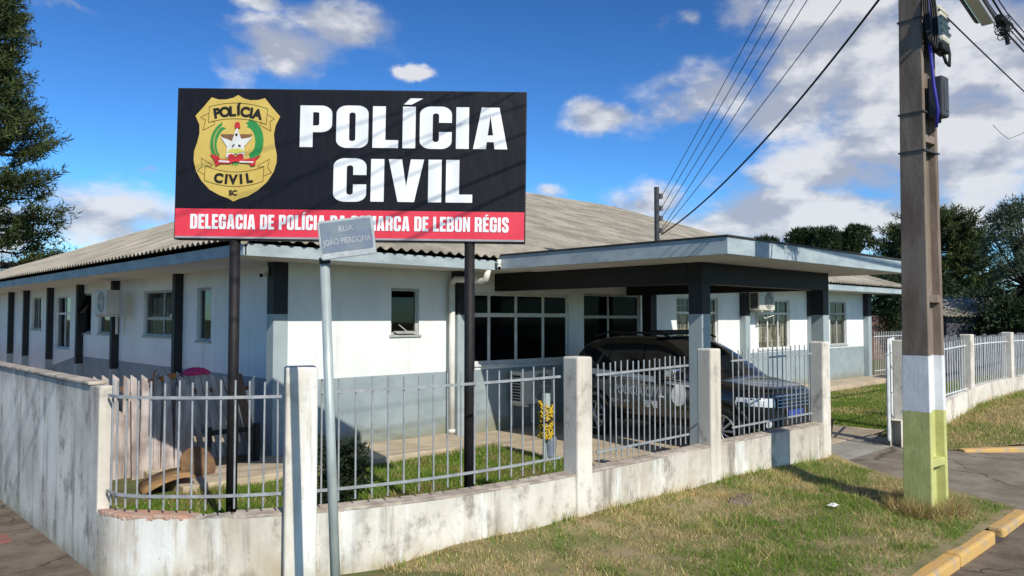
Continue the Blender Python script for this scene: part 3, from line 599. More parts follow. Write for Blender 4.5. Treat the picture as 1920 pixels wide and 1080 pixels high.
POSTS = [((2.97, 5.46), .24, 1.63, -24), ((5.68, 5.0), .21, 1.63, -3), ((7.8, 4.86), .2, 1.655, -4), ((10.2, 4.65), .2, 1.69, -4)]
for (x, y), s_, zt, an in POSTS:
    q = MB().box(-s_/2, s_/2, -s_/2, s_/2, -.15, zt, mat=Matrix.Translation((x, y, 0)) @ Matrix.Rotation(R(an), 4, 'Z'))
    q.build('post', M['post'], FE, bevel=.022, seg=3)
bar_me = None
def railing(pts, n_bars, parent, zb=.66, zt=1.40, bar0=.56, bar1=1.52, mat='rail', r=.0078, rail_h=.0115, zslope=None):
    pts = [Vector((*p_, 0)) for p_ in pts]; seg = [0]
    for a, c in zip(pts, pts[1:]): seg.append(seg[-1]+(c-a).length)
    def at(s_):
        for i in range(len(pts)-1):
            if s_ <= seg[i+1]+1e-6: return pts[i].lerp(pts[i+1], (s_-seg[i])/(seg[i+1]-seg[i]))
        return pts[-1]
    zo = zslope or (lambda s_: 0)
    pa = MB()
    T = None
    rails = []
    for z in (zb, zt):
        q = MB(); ss = np.linspace(0, seg[-1], 25)
        P = [at(s_)+Vector((0, 0, z+zo(s_/seg[-1]))) for s_ in ss]
        vs = []
        for i, p_ in enumerate(P):
            d = (P[min(i+1, 24)]-P[max(i-1, 0)]); d.z = 0; d.normalize(); nn = Vector((-d.y, d.x, 0))
            for sx_, sz_ in ((-.006, -1), (.006, -1), (.006, 1), (-.006, 1)): vs.append(p_-nn*.012+nn*sx_+Vector((0, 0, rail_h*sz_)))
        fs = []
        for i in range(24):
            for k in range(4): a = i*4+k; c = i*4+(k+1) % 4; fs.append((a, c, c+4, a+4))
        q.add(vs, fs+[(3, 2, 1, 0), (96, 97, 98, 99)])
        rails.append(q)
    if rails: T = rails[0].build('railing_panel', M[mat], parent); rails[1].build('top_rail', M[mat], T)
    for k in range(n_bars):
        s_ = seg[-1]*(k+.5)/n_bars; p_ = at(s_); z = zo(s_/seg[-1]); lean = Vector((random.uniform(-.006, .006), random.uniform(-.006, .006), 0))
        MB().tube([p_+Vector((0, 0, bar0+z+random.uniform(-.008, .008))), p_+lean+Vector((0, 0, bar1+z+random.uniform(-.012, .012)))], r, 8).build('bar', M[mat], T, smooth=False)
    return T
MID = offset(CURVE, TH*.3)
def part_of(x0, x1): return [p_ for p_ in MID if x0 <= p_[0] <= x1]
railing([(1.93, 6.56)]+part_of(1.935, 2.86)+[(2.97, 5.475)], 15, FE)
railing(part_of(3.06, 5.6), 18, FE, zt=1.42, zslope=lambda s_: .03*s_)
railing(part_of(5.78, 7.72), 17, FE, zb=.68, zt=1.44, bar0=.58, bar1=1.55, zslope=lambda s_: .04*s_)
railing(part_of(7.9, 10.12), 17, FE, zb=.72, zt=1.50, bar0=.62, bar1=1.62, zslope=lambda s_: .04*s_)
# tall side wall on the left
TW = thing('side_wall', 'tall streaked grey rendered wall along the left pavement', 'wall', (1.87, 6.4, 0))
b = MB(); ys = np.linspace(6.74, 42, 60); vs = []
for k, y in enumerate(ys):
    zt = 1.455+.004*math.sin(k*1.7); vs += [(1.87, y, -.16), (1.87, y, zt), (1.975, y, zt+.003), (1.975, y, -.16)]
fs = [(k*4+j, k*4+4+j, k*4+5+j, k*4+1+j) for k in range(59) for j in range(3)]+[(3, 2, 1, 0)]
b.add(vs, fs).build('wall', M['wall_side'], TW)
b = MB().box(1.85, 1.995, 6.85, 42, 1.462, 1.49); b.build('coping', M['coping'], TW, bevel=.008)
MB().box(1.863, 1.972, 6.60, 6.742, -.16, 1.47).build('end_post', M['post'], TW, bevel=.015)

# gate and right hand fence
GT = thing('gate', 'narrow white barred gate leaf standing open at the driveway', 'gate', (12.5, 4.85, 0))
def gp(u, w_): return Vector((12.55+u*.90, 4.64+u*.262, 0))
for nm, z in (('bottom_rail', .22), ('middle_rail', .80), ('top_rail', 1.45)):
    MB().tube([gp(0, 0)+Vector((0, 0, z)), gp(1.5, 0)+Vector((0, 0, z))], .018, 6).build(nm, M['white_rail'], GT)
for k in range(14): 
    p_ = gp(.02+k*1.46/13, 0); MB().tube([p_+Vector((0, 0, .1)), p_+Vector((0, 0, 1.68))], .012, 8).build('bar', M['white_rail'], GT)
MB().tube([gp(0, 0)+Vector((-.06, -.02, .14)), gp(0, 0)+Vector((-.06, -.02, 1.42))], .028, 8).build('stile', M['white_rail'], GT)
RF = thing('right_fence', 'pale low wall with posts and white bar railings beyond the driveway', 'fence', (12.6, 4.5, 0))
rp = [12.88, 14.5, 16.2, 18.95, 21.7, 24.4]
def rz_(x): s_ = min(max((x-12.6)/5, 0), 1); return .36*s_*s_*(3-2*s_)
MB().add([v for x in np.linspace(12.6, 26, 30) for v in ((x, 4.48, -.1), (x, 4.48, .42+rz_(x)*.9), (x, 4.64, .42+rz_(x)*.9), (x, 4.64, -.1))], [(k*4+j, k*4+4+j, k*4+5+j, k*4+1+j) for k in range(29) for j in range(3)]).build('wall', M['post'], RF)
for x in rp: MB().box(x-.1, x+.1, 4.46, 4.66, -.1, 1.66+.05*min(1, rz_(x)*3)).build('post', M['post'], RF, bevel=.02, seg=3)
for xa, xb in zip(rp, rp[1:]):
    railing([(xa+.1, 4.56), (xb-.1, 4.56)], int((xb-xa-.2)/.125), RF, zb=.62+.0, zt=1.42, bar0=.52, bar1=1.54, mat='white_rail', zslope=lambda s_, a=xa, c=xb: .26*(rz_(a+(c-a)*s_)))
SF = thing('side_fence', 'white barred fence closing the gap at the far end of the building', 'fence', (25.5, 9.8, 0))
railing([(25.5, 9.85), (29.9, 9.85)], 30, SF, zb=.32, zt=1.42, bar0=.16, bar1=1.58, mat='white_rail')
BF = thing('board_fence', 'dark weathered board fence behind the right hand railings', 'fence', (24.6, 8.2, 0))
for k in range(75):
    x = 24.6+k*.4; 
    MB().box(x, x+.36, 8.2+random.uniform(-.01, .01), 8.23, 0, 1.42+random.uniform(-.05, .05)).build('board', M['board'], BF)
BWk = MB().box(25.9, 42, 15.0, 15.2, -.1, 2.15).build('brick_wall', M['brickwall']); tag(BWk, 'dull red brick wall behind the white fence at the far end of the building', 'wall')

# ------------------------------------------------------------------ picket fence, scrap and odds in the yard
PF = thing('picket_fence', 'old whitewashed wooden picket fence beside the shaded side wall', 'fence', (3.4, 10.45, 0))
def picket(x, y, h, lean, w_=.075, mat='picket', parent=None, tilt=0, z=0.0, name='picket'):
    mtx = Matrix.Translation((x, y, z)) @ Euler((tilt, lean, 0)).to_matrix().to_4x4()
    q = MB(); q.add([mtx @ Vector(v) for v in ((-w_/2, 0, 0), (w_/2, 0, 0), (w_/2, 0, h-.06), (-w_/2, 0, h), (-w_/2, .022, 0), (w_/2, .022, 0), (w_/2, .022, h-.06), (-w_/2, .022, h))], [(0, 1, 2, 3), (7, 6, 5, 4), (0, 4, 5, 1), (1, 5, 6, 2), (2, 6, 7, 3), (3, 7, 4, 0)])
    return q.build(name, M[mat], parent)
for k in range(17): picket(2.12+k*.112, 10.42, 1.30+random.uniform(-.02, .02), random.uniform(-.015, .015), parent=PF)
for k in range(12): picket(2.9+k*.092, 10.36+random.uniform(-.02, .02), 1.08+random.uniform(-.25, .12), random.uniform(-.03, .03), .08, parent=PF)
for z in (.35, 1.08): MB().box(2.05, 4.0, 10.445, 10.48, z, z+.06).build('rail', M['picket_dark'], PF)
for k in range(9): picket(3.30+k*.085, 10.18+random.uniform(-.02, .02), 1.2+random.uniform(-.12, .12), random.uniform(-.05, .03), .082, parent=PF)
P2 = thing('leaning_fence', 'loose picket panel leaning sideways beside the old picket fence', 'fence panel', (4.2, 10.4, 0))
for k in range(9): picket(3.98+k*.125, 10.3, 1.28+random.uniform(-.04, .03), -.17-.012*k+random.uniform(-.03, .03), .075, parent=P2, tilt=-.06)
MB().box(3.7, 4.85, 10.37, 10.40, 1.0, 1.06).build('rail', M['picket_dark'], P2)
pl_ = picket(4.86, 10.12, 1.32, -.2, .12, 'picket_dark', None, -.08, name='leaning_plank'); tag(pl_, 'brown plank leaning on the wall right of the loose picket panel', 'plank')
DS = thing('scrap_frame', 'dark old frame and slats leaning low against the loose picket panel', 'scrap frame', (4.4, 9.9, 0.1))
for (xa, xb, za, zb_) in ((4.05, 4.75, .12, .2), (4.05, 4.75, .50, .56)): MB().box(xa, xb, 9.85, 9.9, za, zb_).build('slat', M['black'], DS)
for x in (4.05, 4.4, 4.7): MB().box(x, x+.06, 9.84, 9.92, .1, .6).build('leg', M['black'], DS)
b = MB(); nn = 10
for k in range(nn):
    a = k/(nn-1)*math.pi*.8; x = 3.05+.5*k/(nn-1); z = .03+.17*math.sin(a*.75)
    b.v += [(x, 9.15-.25*k/nn, z), (x+.12, 9.75-.25*k/nn, z)]
b.f += [(2*k, 2*k+2, 2*k+3, 2*k+1) for k in range(nn-1)]; b.mi += [0]*(nn-1)
py = b.build('plywood_sheet', M['ply'], smooth=True); sm = py.modifiers.new('t', 'SOLIDIFY'); sm.thickness = .015; tag(py, 'bent tan plywood sheet lying on the grass before the picket fence', 'plywood sheet')
dm = Matrix.Translation((3.78, 9.45, .22)) @ Euler((R(64), 0, R(14))).to_matrix().to_4x4()
rd = MB().tube([dm @ Vector((0, 0, -.015)), dm @ Vector((0, 0, .015))], .235, 28).build('round_board', pm('brown_board', (.20, .12, .06), (.13, .075, .04), scale=6), bevel=.006); tag(rd, 'round brown board leaning on edge beside the bent plywood', 'board')
b = MB(); n = 18; rows = 6
for j in range(rows):
    for k in range(n):
        a = 2*math.pi*k/n; rr = [.20, .19, .15, .11, .06, .01][j]*(1+.12*math.sin(3*a+j)); b.v.append((4.10+rr*math.cos(a)*1.0, 10.40+rr*.42*math.sin(a), 1.25+[0, .02, .05, .075, .085, .09][j]+.012*math.sin(a*4+j)))
b.f += [(j*n+k, j*n+(k+1) % n, (j+1)*n+(k+1) % n, (j+1)*n+k) for j in range(rows-1) for k in range(n)]; b.mi += [0]*len(b.f)
ck = b.build('pink_cloth', M['pink'], smooth=True); sm = ck.modifiers.new('t', 'SOLIDIFY'); sm.thickness = .008; tag(ck, 'crumpled pink cloth lying over the picket tops', 'cloth')
og = MB().box(-.16, .16, -.05, .05, -.03, .03, mat=Matrix.Translation((3.68, 10.38, 1.22)) @ Euler((0, R(-14), 0)).to_matrix().to_4x4()).tube([(3.55, 10.36, 1.2), (3.56, 10.34, 1.32), (3.6, 10.34, 1.34)], .012, 6).build('orange_piece', M['orange'], bevel=.015); tag(og, 'long orange plastic piece hung on the picket tops left of the pink cloth', 'plastic piece')
# hose post
HP = thing('hose_post', 'short grey standpipe wrapped in a coiled yellow hose on the lawn edge', 'hose post', (7.86, 7.5, 0))
MB().tube([(7.86, 7.5, 0), (7.86, 7.5, .95)], .055, 12).build('post', M['galv'], HP)
b = MB(); pts = []
for k in range(190):
    a = k*.42; z = .33+.48*(k/190)+.035*math.sin(k*1.7); rr = .085+.022*math.sin(k*2.3+1)+.012*math.sin(k*.31); pts.append((7.86+rr*math.cos(a), 7.5+rr*math.sin(a), z+.035*math.sin(a)))
b.tube(pts, .013, 6).build('hose', M['hose'], HP, smooth=True)
MB().tube([(7.86+.1*math.cos(k*.7), 7.5+.1*math.sin(k*.7), .42+.03*k+.04*math.sin(k*.7)) for k in range(12)], .015, 6).build('hose_wrap', M['black'], HP, smooth=True)
MB().tube([(7.9, 7.46, .08), (7.9, 7.46, .34)], [.07, .09], 12).build('bucket', M['plate'], HP)
# plastic bucket by the driveway
b = MB(); n = 20; prof = [(0, .0), (.12, 0), (.155, .27), (.165, .275), (.165, .30), (.15, .30), (.115, .02), (0, .02)]
for r_, z in prof:
    for k in range(n): b.v.append((12.72+r_*math.cos(2*math.pi*k/n), 5.75+r_*math.sin(2*math.pi*k/n), .02+z))
b.f += [(j*n+k, j*n+(k+1) % n, (j+1)*n+(k+1) % n, (j+1)*n+k) for j in range(len(prof)-1) for k in range(n)]; b.mi += [0]*len(b.f)
tag(b.build('bucket', M['black'], smooth=True), 'black plastic bucket standing on the driveway edge behind the last post', 'bucket')
tag(MB().add([(7.81, 3.43, .095), (7.91, 3.42, .10), (7.92, 3.50, .095), (7.86, 3.48, .12), (7.80, 3.51, .10), (7.86, 3.46, .125)], [(0, 1, 5), (1, 2, 3, 5), (3, 4, 0, 5)]).build('paper_scrap', M['paper']), 'crumpled white paper scrap on the verge grass', 'litter')
tag(MB().box(-.2, .2, -.13, .13, -.05, .012, mat=Matrix.Translation((7.5, 4.3, .085)) @ Euler((.06, -.04, .5)).to_matrix().to_4x4()).build('stone_slab', M['pave'], bevel=.03), 'flat grey stone slab sunk in the verge grass near the wall', 'slab')

# ------------------------------------------------------------------ the big sign
SG_O = Vector((2.70, 7.38, 2.755)); SU = Vector((.722, -.692, -.012)).normalized(); SV = Vector((.0083, -.008, 1)); SV = (SV-SU*SV.dot(SU)).normalized(); SN = SU.cross(SV)
SMX = Matrix((( SU.x, SV.x, SN.x, SG_O.x), (SU.y, SV.y, SN.y, SG_O.y), (SU.z, SV.z, SN.z, SG_O.z), (0, 0, 0, 1)))
SW, SH = 3.272, 1.41
BS = thing('police_sign', 'large black and red police sign with gold shield on two black poles', 'sign', (3.92, 6.2, 0))
for x, y in ((3.135, 7.045), (4.735, 5.515)):
    MB().tube([(x, y, -.05), (x, y, 2.9)], .049, 16).build('pole', M['black_pole'], BS, smooth=True)
def sg(d): return SMX @ Matrix.Translation((0, 0, d))
def to_bs(o): o.data.transform(mw(BS).inverted()); return o
b = MB(); b.box(-.012, SW+.012, -.012, SH+.012, -.13, -.006, mat=SMX); b.build('frame', M['sign_edge'], BS, bevel=.006)
MB().add([sg(0) @ Vector(v) for v in ((0, SH*.197, 0), (SW, SH*.197, 0), (SW, SH, 0), (0, SH, 0))], [(0, 1, 2, 3)]).build('black_panel', M['banner'], BS)
MB().add([sg(0) @ Vector(v) for v in ((0, .018, 0), (SW, .018, 0), (SW, SH*.197, 0), (0, SH*.197, 0))], [(0, 1, 2, 3)]).build('red_panel', M['red'], BS)
MB().add([sg(0.001) @ Vector(v) for v in ((0, 0, 0), (SW, 0, 0), (SW, .018, 0), (0, .018, 0))], [(0, 1, 2, 3)]).build('trim', M['sign_trim'], BS)
# heavy condensed glyphs, cap height 1
def arc(cx, cy, r, a0, a1, n=7): return [(cx+r*math.cos(R(a0+(a1-a0)*k/n)), cy+r*math.sin(R(a0+(a1-a0)*k/n))) for k in range(n+1)]
def rr(x0, y0, x1, y1, r): return arc(x1-r, y0+r, r, -90, 0)+arc(x1-r, y1-r, r, 0, 90)+arc(x0+r, y1-r, r, 90, 180)+arc(x0+r, y0+r, r, 180, 270)
def glyph(ch, s_=.225, w_=.56):
    h = .155; r = .19; ri = .055
    acute = {'Í': 'I', 'É': 'E', 'Ã': 'A'}
    if ch in acute:
        lps, ww = glyph(acute[ch], s_, w_); m_ = ww/2
        return lps+[[(m_-.10, 1.05), (m_+.04, 1.05), (m_+.24, 1.20), (m_+.02, 1.20)]], ww
    if ch == 'I': return [[(0, 0), (s_, 0), (s_, 1), (0, 1)]], s_
    if ch == 'L': return [[(0, 0), (.45, 0), (.45, .19), (s_, .19), (s_, 1), (0, 1)]], .45
    if ch == 'E': return [[(0, 0), (.46, 0), (.46, .18), (s_, .18), (s_, .42), (.42, .42), (.42, .59), (s_, .59), (s_, .82), (.46, .82), (.46, 1), (0, 1)]], .46
    if ch == 'O': return [rr(0, -.01, w_, 1.01, r), rr(s_, h, w_-s_, 1-h, ri)], w_
    if ch == 'D': return [[(0, 0)]+arc(w_-r, r, r, -90, 0)+arc(w_-r, 1-r, r, 0, 90)+[(0, 1)], [(s_, .165)]+arc(w_-s_-ri, .165+ri, ri, -90, 0)+arc(w_-s_-ri, .835-ri, ri, 0, 90)+[(s_, .835)]], w_
    if ch in 'PR':
        o_ = [(0, 0), (s_, 0), (s_, .36)]+([] if ch == 'R' else [])
        bowl = arc(w_-r, .36+r, r, -90, 0)+arc(w_-r, 1-r, r, 0, 90)+[(0, 1)]
        if ch == 'P': return [o_+bowl, [(s_, .52)]+arc(w_-s_-.04, .56, .04, -90, 0)+arc(w_-s_-.04, .80, .04, 0, 90)+[(s_, .84)]], w_
        return [[(0, 0), (s_, 0), (s_, .40), (.29, .40), (.33, .34), (.33, 0), (w_-.005, 0), (w_-.005, .36), (w_-.05, .46), (w_-.02, .52), (w_, .6)]+arc(w_-r, 1-r, r, 0, 90)+[(0, 1)], [(s_, .55), (.30, .55), (.335, .60), (.335, .79), (.30, .84), (s_, .84)]], w_
    if ch == 'B': return [[(0, 0)]+arc(w_-.17, .17, .17, -90, 0)+[(w_, .40), (w_-.06, .50), (w_-.015, .58)]+arc(w_-.185, .83, .17, 0, 90)+[(0, 1)], [(s_, .16), (.32, .16), (.34, .19), (.34, .40), (.32, .43), (s_, .43)], [(s_, .59), (.31, .59), (.33, .62), (.33, .81), (.31, .84), (s_, .84)]], w_
    if ch in 'CG':
        o_ = [(w_, .62)]+arc(w_-r, 1.01-r, r, 0, 90)+arc(r, 1.01-r, r, 90, 180)+arc(r, r-.01, r, 180, 270)+arc(w_-r, r-.01, r, 270, 360)
        i_ = arc(w_-s_-ri, h+ri, ri, 0, -90)+arc(s_+ri, h+ri, ri, 270, 180)+arc(s_+ri, 1-h-ri, ri, 180, 90)+arc(w_-s_-ri, 1-h-ri, ri, 90, 0)+[(w_-s_, .62)]
        return ([o_+([(w_, .40), (w_-s_, .40)] if ch == 'C' else [(w_, .53), (w_*.52, .53), (w_*.52, .38), (w_-s_, .38)])+i_], w_)
    if ch == 'A': return [[(0, 0), (.225, 0), (.238, .17), (.362, .17), (.375, 0), (.60, 0), (.455, 1), (.145, 1)], [(.252, .33), (.30, .80), (.348, .33)]], .60
    if ch == 'V': return [[(0, 1), (.225, 1), (.30, .36), (.375, 1), (.60, 1), (.44, 0), (.16, 0)]], .60
    if ch == 'M': return [[(0, 0), (.19, 0), (.19, .66), (.28, 0), (.42, 0), (.51, .66), (.51, 0), (.70, 0), (.70, 1), (.43, 1), (.35, .48), (.27, 1), (0, 1)]], .70
    if ch == 'N': return [[(0, 0), (.19, 0), (.19, .52), (.345, 0), (.54, 0), (.54, 1), (.35, 1), (.35, .50), (.195, 1), (0, 1)]], .54
    if ch == 'S':
        c = [(w_-s_/2+.0, .66)]+arc(w_-.24, .795, .125, 0, 90, 5)+arc(.24, .795, .125, 90, 185, 6)+[(.14, .66), (.22, .56), (.36, .45), (w_-.13, .36)]+arc(w_-.24, .205, .125, 0, -90, 5)+arc(.24, .205, .125, 270, 180, 5)+[(s_/2, .34)]
        return [sub_strip(c, s_*.93)], w_
    return [], .26
def word(txt, u0, u1, v0, v1, name, mat, gap=.075, sp=.30):
    x = 0; loops = []
    for ch in txt:
        if ch == ' ': x += sp; continue
        lp, ww = glyph(ch); loops += [[(px+x, py_) for px, py_ in l_] for l_ in lp]; x += ww+gap
    x -= gap; kx = (u1-u0)*SW/x; ky = (v1-v0)*SH
    return loops, kx, ky
def put_word(txt, u0, u1, v0, v1, mat='white'):
    loops, kx, ky = word(txt, u0, u1, v0, v1, txt, mat)
    loops = [[(u0*SW+px*kx, v0*SH+py_*ky) for px, py_ in l_] for l_ in loops]
    return to_bs(fill2d('lettering', loops, M[mat], sg(.0035), BS, .001))
put_word('POLÍCIA', .352, .949, .617, .897); put_word('CIVIL', .451, .850, .2565, .542); put_word('DELEGACIA DE POLÍCIA DA COMARCA DE LEBON RÉGIS', .044, .956, .062, .160)
# shield emblem, outline points in emblem units mapped onto the sign face
def E(cx, cy): px = 340+cx/4.695; py_ = 160+cy/4.695; return ((px-330)/657*SW, (1-(py_-164-.012*(px-330))/283)*SH)
EM = None
def efill(name, loops, mat, lay): 
    o = fill2d(name, [[E(*p_) for p_ in l_] for l_ in loops], M[mat], sg(.002+.0022*lay), EM or BS, .0009); o.data.transform(mw(BS).inverted()); return o
def spl(P, n=5, closed=True):
    out_ = []; m_ = len(P)
    for i in range(m_):
        p0, p1, p2, p3 = (Vector(P[(i+k-1) % m_]) for k in range(4))
        for k in range(n): t_ = k/n; out_.append(tuple(.5*((2*p1)+(p2-p0)*t_+(2*p0-5*p1+4*p2-p3)*t_*t_+(3*p1-p0-3*p2+p3)*t_**3)))
    return out_
shield = [(483, 75), (530, 105), (590, 122), (660, 120), (722, 104), (790, 190), (860, 268), (822, 350), (808, 430), (818, 520), (838, 610), (838, 680), (815, 760), (760, 850), (680, 925), (590, 980), (520, 1000), (463, 1026), (420, 1000), (340, 970), (250, 920), (175, 840), (125, 750), (103, 660), (105, 580), (130, 500), (148, 420), (145, 340), (108, 262), (180, 180), (248, 96), (310, 116), (380, 115), (440, 100)]
EM = efill('emblem', [shield], 'gold', 0)
MW[EM.name] = mw(BS)
def eline(pts, w_=5, lay=1, name='emblem_line'):
    P = [Vector(E(*p_)) for p_ in pts]; w_ = w_/4.695/657*SW/2; q = MB(); mt = sg(.002+.0022*lay)
    for i, (a, c) in enumerate(zip(P, P[1:])):
        d = (c-a).normalized(); n_ = Vector((-d.y, d.x))*w_; a2, c2 = a-d*w_*.6, c+d*w_*.6; z = .00004*i
        q.add([mt @ Vector((*v, z)) for v in (a2-n_, c2-n_, c2+n_, a2+n_)], [(0, 1, 2, 3)])
    return q.build(name, M['line'], EM)
def par(x0, y0, x1, y1, bow, n=12): return [(x0+(x1-x0)*k/n, y0+(y1-y0)*k/n+bow*(1-(2*k/n-1)**2)) for k in range(n+1)]
eline(par(230, 180, 748, 200, -42)+[(738, 340)]+par(738, 340, 225, 322, -42)+[(230, 180)], 5)
eline([(225, 240), (155, 275), (200, 300), (178, 392), (280, 340), (280, 312), (225, 322)], 5); eline([(745, 250), (810, 290), (770, 315), (782, 400), (682, 345), (690, 320), (738, 340)], 5)
eline(par(208, 710, 728, 718, 50)+[(722, 848)]+par(722, 848, 203, 838, 50)+[(208, 710)], 5)
eline([(203, 790), (140, 752), (180, 715), (170, 640), (268, 700), (265, 718), (212, 708)], 5); eline([(728, 800), (795, 770), (760, 725), (775, 650), (675, 705), (675, 722), (725, 714)], 5)
def etext(body, cx, cy, size, off=.0, ang=0, sx=1):
    x, y = E(cx, cy); o = text('emblem_lettering', body, size, M['ink'], sg(.002+.0022*2) @ Matrix.Translation((x, y, 0)) @ Matrix.Rotation(R(ang), 4, 'Z'), EM, offset=off, extrude=.0009, sx=sx); o.data.transform(mw(BS).inverted()); return o
k_ = SW/657/4.695
def arc_text(body, pts, size, off, sx=1.0):
    for ch, (x, y, a) in zip(body, pts): etext(ch, x, y, size, off, a, sx)
arc_text('POLÍCIA', [(300, 243, 10), (370, 232, 7), (435, 227, 3), (491, 218, 0), (548, 232, -5), (604, 240, -7), (658, 252, -10)], 118*k_, .0062)
arc_text('CIVIL', [(328, 822, -9), (397, 831, -5), (458, 835, 0), (528, 831, 5), (598, 822, 9)], 112*k_, .0062)
etext('SC', 460, 952, 62*k_, .003)
# wreath, star, cap and ribbon
lv = []
for k in range(30):
    a = R(60-k*5.6); cx, cy = 570+128*math.cos(a), 480-160*math.sin(a)
    for s_ in (-1, 1):
        d = a-math.pi/2+s_*.9; l = 46; lv.append([(cx, cy), (cx+l*.5*math.cos(d)-9*math.sin(d), cy-l*.5*math.sin(d)-9*math.cos(d)), (cx+l*math.cos(d), cy-l*math.sin(d)), (cx+l*.5*math.cos(d)+9*math.sin(d), cy-l*.5*math.sin(d)+9*math.cos(d))])
for i, l_ in enumerate(lv): pass
lb = MB(); wreaths = []
def leafpoly(cx, cy, d, l, w_, lay):
    P = [(cx, cy), (cx+l*.5*math.cos(d)-w_*math.sin(d), cy-l*.5*math.sin(d)-w_*math.cos(d)), (cx+l*math.cos(d), cy-l*math.sin(d)), (cx+l*.5*math.cos(d)+w_*math.sin(d), cy-l*.5*math.sin(d)+w_*math.cos(d))]
    lb.add([sg(.002+.0022+lay) @ Vector((*E(*p_), 0)) for p_ in P], [(3, 2, 1, 0)])
for k in range(34):
    a = R(80-k*4.9); cx, cy = 585+95*math.cos(a), 480-150*math.sin(a)
    for s_ in (-1, 0, 1): leafpoly(cx, cy, a-math.pi/2+math.pi+s_*1.0, 48, 14, .0001*k+.00003*s_)
lb.build('emblem_wreath', M['leaf_green'], EM); lb = MB()
for k in range(24):
    a = R(120+k*5.2); cx, cy = 385+105*math.cos(a), 500-155*math.sin(a)
    for s_ in (-1, 1): leafpoly(cx, cy, a-math.pi/2+s_*.7, 55, 7, .0001*k+.00003*s_)
lb.build('emblem_wreath', M['leaf_green'], EM); lb = MB()
for dx in (-40, -10, 25, 55): leafpoly(470, 665, R(250+dx), 60, 8, .0002)
lb.build('emblem_stems', M['leaf_green'], EM)
efill('emblem_wing', [[(338, 428), (620, 428), (560, 500), (400, 500)]], 'brown_ink', 3)
efill('emblem_star', [[(482, 365), (522, 470), (622, 455), (548, 540), (556, 640), (478, 600), (395, 640), (398, 540), (338, 450), (440, 490)]], 'white_ink', 4)
efill('emblem_mark', [[(470, 425), (490, 420), (488, 445), (470, 445)], [(440, 540), (460, 515), (468, 522), (448, 548)], [(496, 520), (520, 525), (518, 545), (502, 540)]], 'ink', 5)
efill('emblem_cap', [[(462, 372), (464, 330), (485, 318), (506, 328), (512, 372)]], 'red_ink', 5)
efill('emblem_sheaf', [spl([(400, 590), (440, 560), (520, 560), (550, 580), (500, 598), (440, 595)])], 'yellow_ink', 5)
efill('emblem_ribbon', [[(250, 605), (320, 622), (345, 655), (420, 655), (412, 615), (440, 602), (478, 630), (515, 600), (548, 612), (545, 655), (640, 640), (705, 612), (655, 660), (655, 705), (618, 715), (600, 690), (520, 680), (478, 672), (430, 690), (345, 690), (305, 715), (290, 660)]], 'red_ink', 6)
efill('emblem_ribbon_text', [[(330, 660), (425, 668), (425, 682), (330, 678)]], 'white_ink', 7); efill('emblem_ribbon_text', [[(515, 668), (640, 672), (635, 686), (515, 682)]], 'white_ink', 7)

# ------------------------------------------------------------------ street name sign
SS = thing('street_sign', 'faded grey blue street name plate on a leaning galvanised pipe', 'street sign', (2.706, 4.466, 0))
MB().tube([(2.709, 4.463, -.1), (2.637, 4.546, 2.40)], .032, 16).build('pole', M['galv'], SS, smooth=True)
MB().tube([(2.639, 4.544, 2.36), (2.636, 4.547, 2.402)], .037, 16).build('clamp', M['black'], SS)
PX = Matrix.Translation((2.703, 4.382, 2.528)) @ Matrix(((.722, 0, -.692, 0), (-.692, 0, -.722, 0), (0, 1, 0, 0), (0, 0, 0, 1))) @ Matrix.Rotation(R(7.4), 4, 'Z') @ Matrix.Scale(1.085, 4)
MB().prism(rr(-.168, -.118, .168, .118, .016), PX @ Matrix.Translation((0, 0, .0)), .006).build('plate', M['galv'], SS)
MB().prism(rr(-.163, -.113, .163, .113, .014), PX @ Matrix.Translation((0, 0, .003)), .002).build('plate_border', M['plate_white'], SS)
MB().prism(rr(-.155, -.078, .155, .105, .010), PX @ Matrix.Translation((0, 0, .005)), .0015).build('plate_field', M['plate'], SS)
for body, y, s_, sx_ in (('RUA', .055, .055, .85), ('JOÃO PIERDONA', -.018, .052, .72)):
    o = text('lettering', body, s_, M['plate_white'], PX @ Matrix.Translation((0, y, .0066)), SS, offset=.0003, extrude=.0004, sx=sx_, local=False)

# ------------------------------------------------------------------ power pole with boxes, lamp and cables
PB = Vector((8.61, 2.83, 0)); PR = Matrix.Translation(PB) @ Matrix.Rotation(R(-5), 4, 'Z')
UP = thing('utility_pole', 'tall concrete utility pole with white and olive painted base on the verge', 'utility pole', tuple(PB))
b = MB(); H = 9.0; vs = []
def psec(z):
    k = 1-.36*z/H; dx, dy = .20*k, .142*k; t_ = .055; wb = .05    # double-T section, recesses on the -Y and +Y sides
    return [(-dx, -dy), (-dx+t_, -dy), (-dx+t_+.02, -wb), (dx-t_-.02, -wb), (dx-t_, -dy), (dx, -dy), (dx, dy), (dx-t_, dy), (dx-t_-.02, wb), (-dx+t_+.02, wb), (-dx+t_, dy), (-dx, dy)]
zs = [-.2, .0, 1, 2, 3, 4, 5, 6, 7.5, 9]
for z in zs: vs += [PR @ Vector((x, y, z)) for x, y in psec(z)]
fs = [(i*12+k, i*12+(k+1) % 12, (i+1)*12+(k+1) % 12, (i+1)*12+k) for i in range(len(zs)-1) for k in range(12)]+[tuple(range((len(zs)-1)*12, len(zs)*12))]
b.add(vs, fs).build('shaft', M['pole'], UP, bevel=.008)
for z in (.54, 2.2, 3.85, 5.5, 7.1):
    k = 1-.36*z/H; MB().box(-.205*k+.06, .205*k-.06, -.140*k, .140*k, z-.04, z+.04, mat=PR).build('rung', M['pole'], UP, bevel=.008)
for z in (3.72, 4.12, 5.1):
    k = 1-.36*z/H; MB().box(-.205*k-.004, .205*k+.004, -.152*k-.004, .152*k+.004, z-.008, z+.008, mat=PR).build('strap', M['box_grey'], UP)
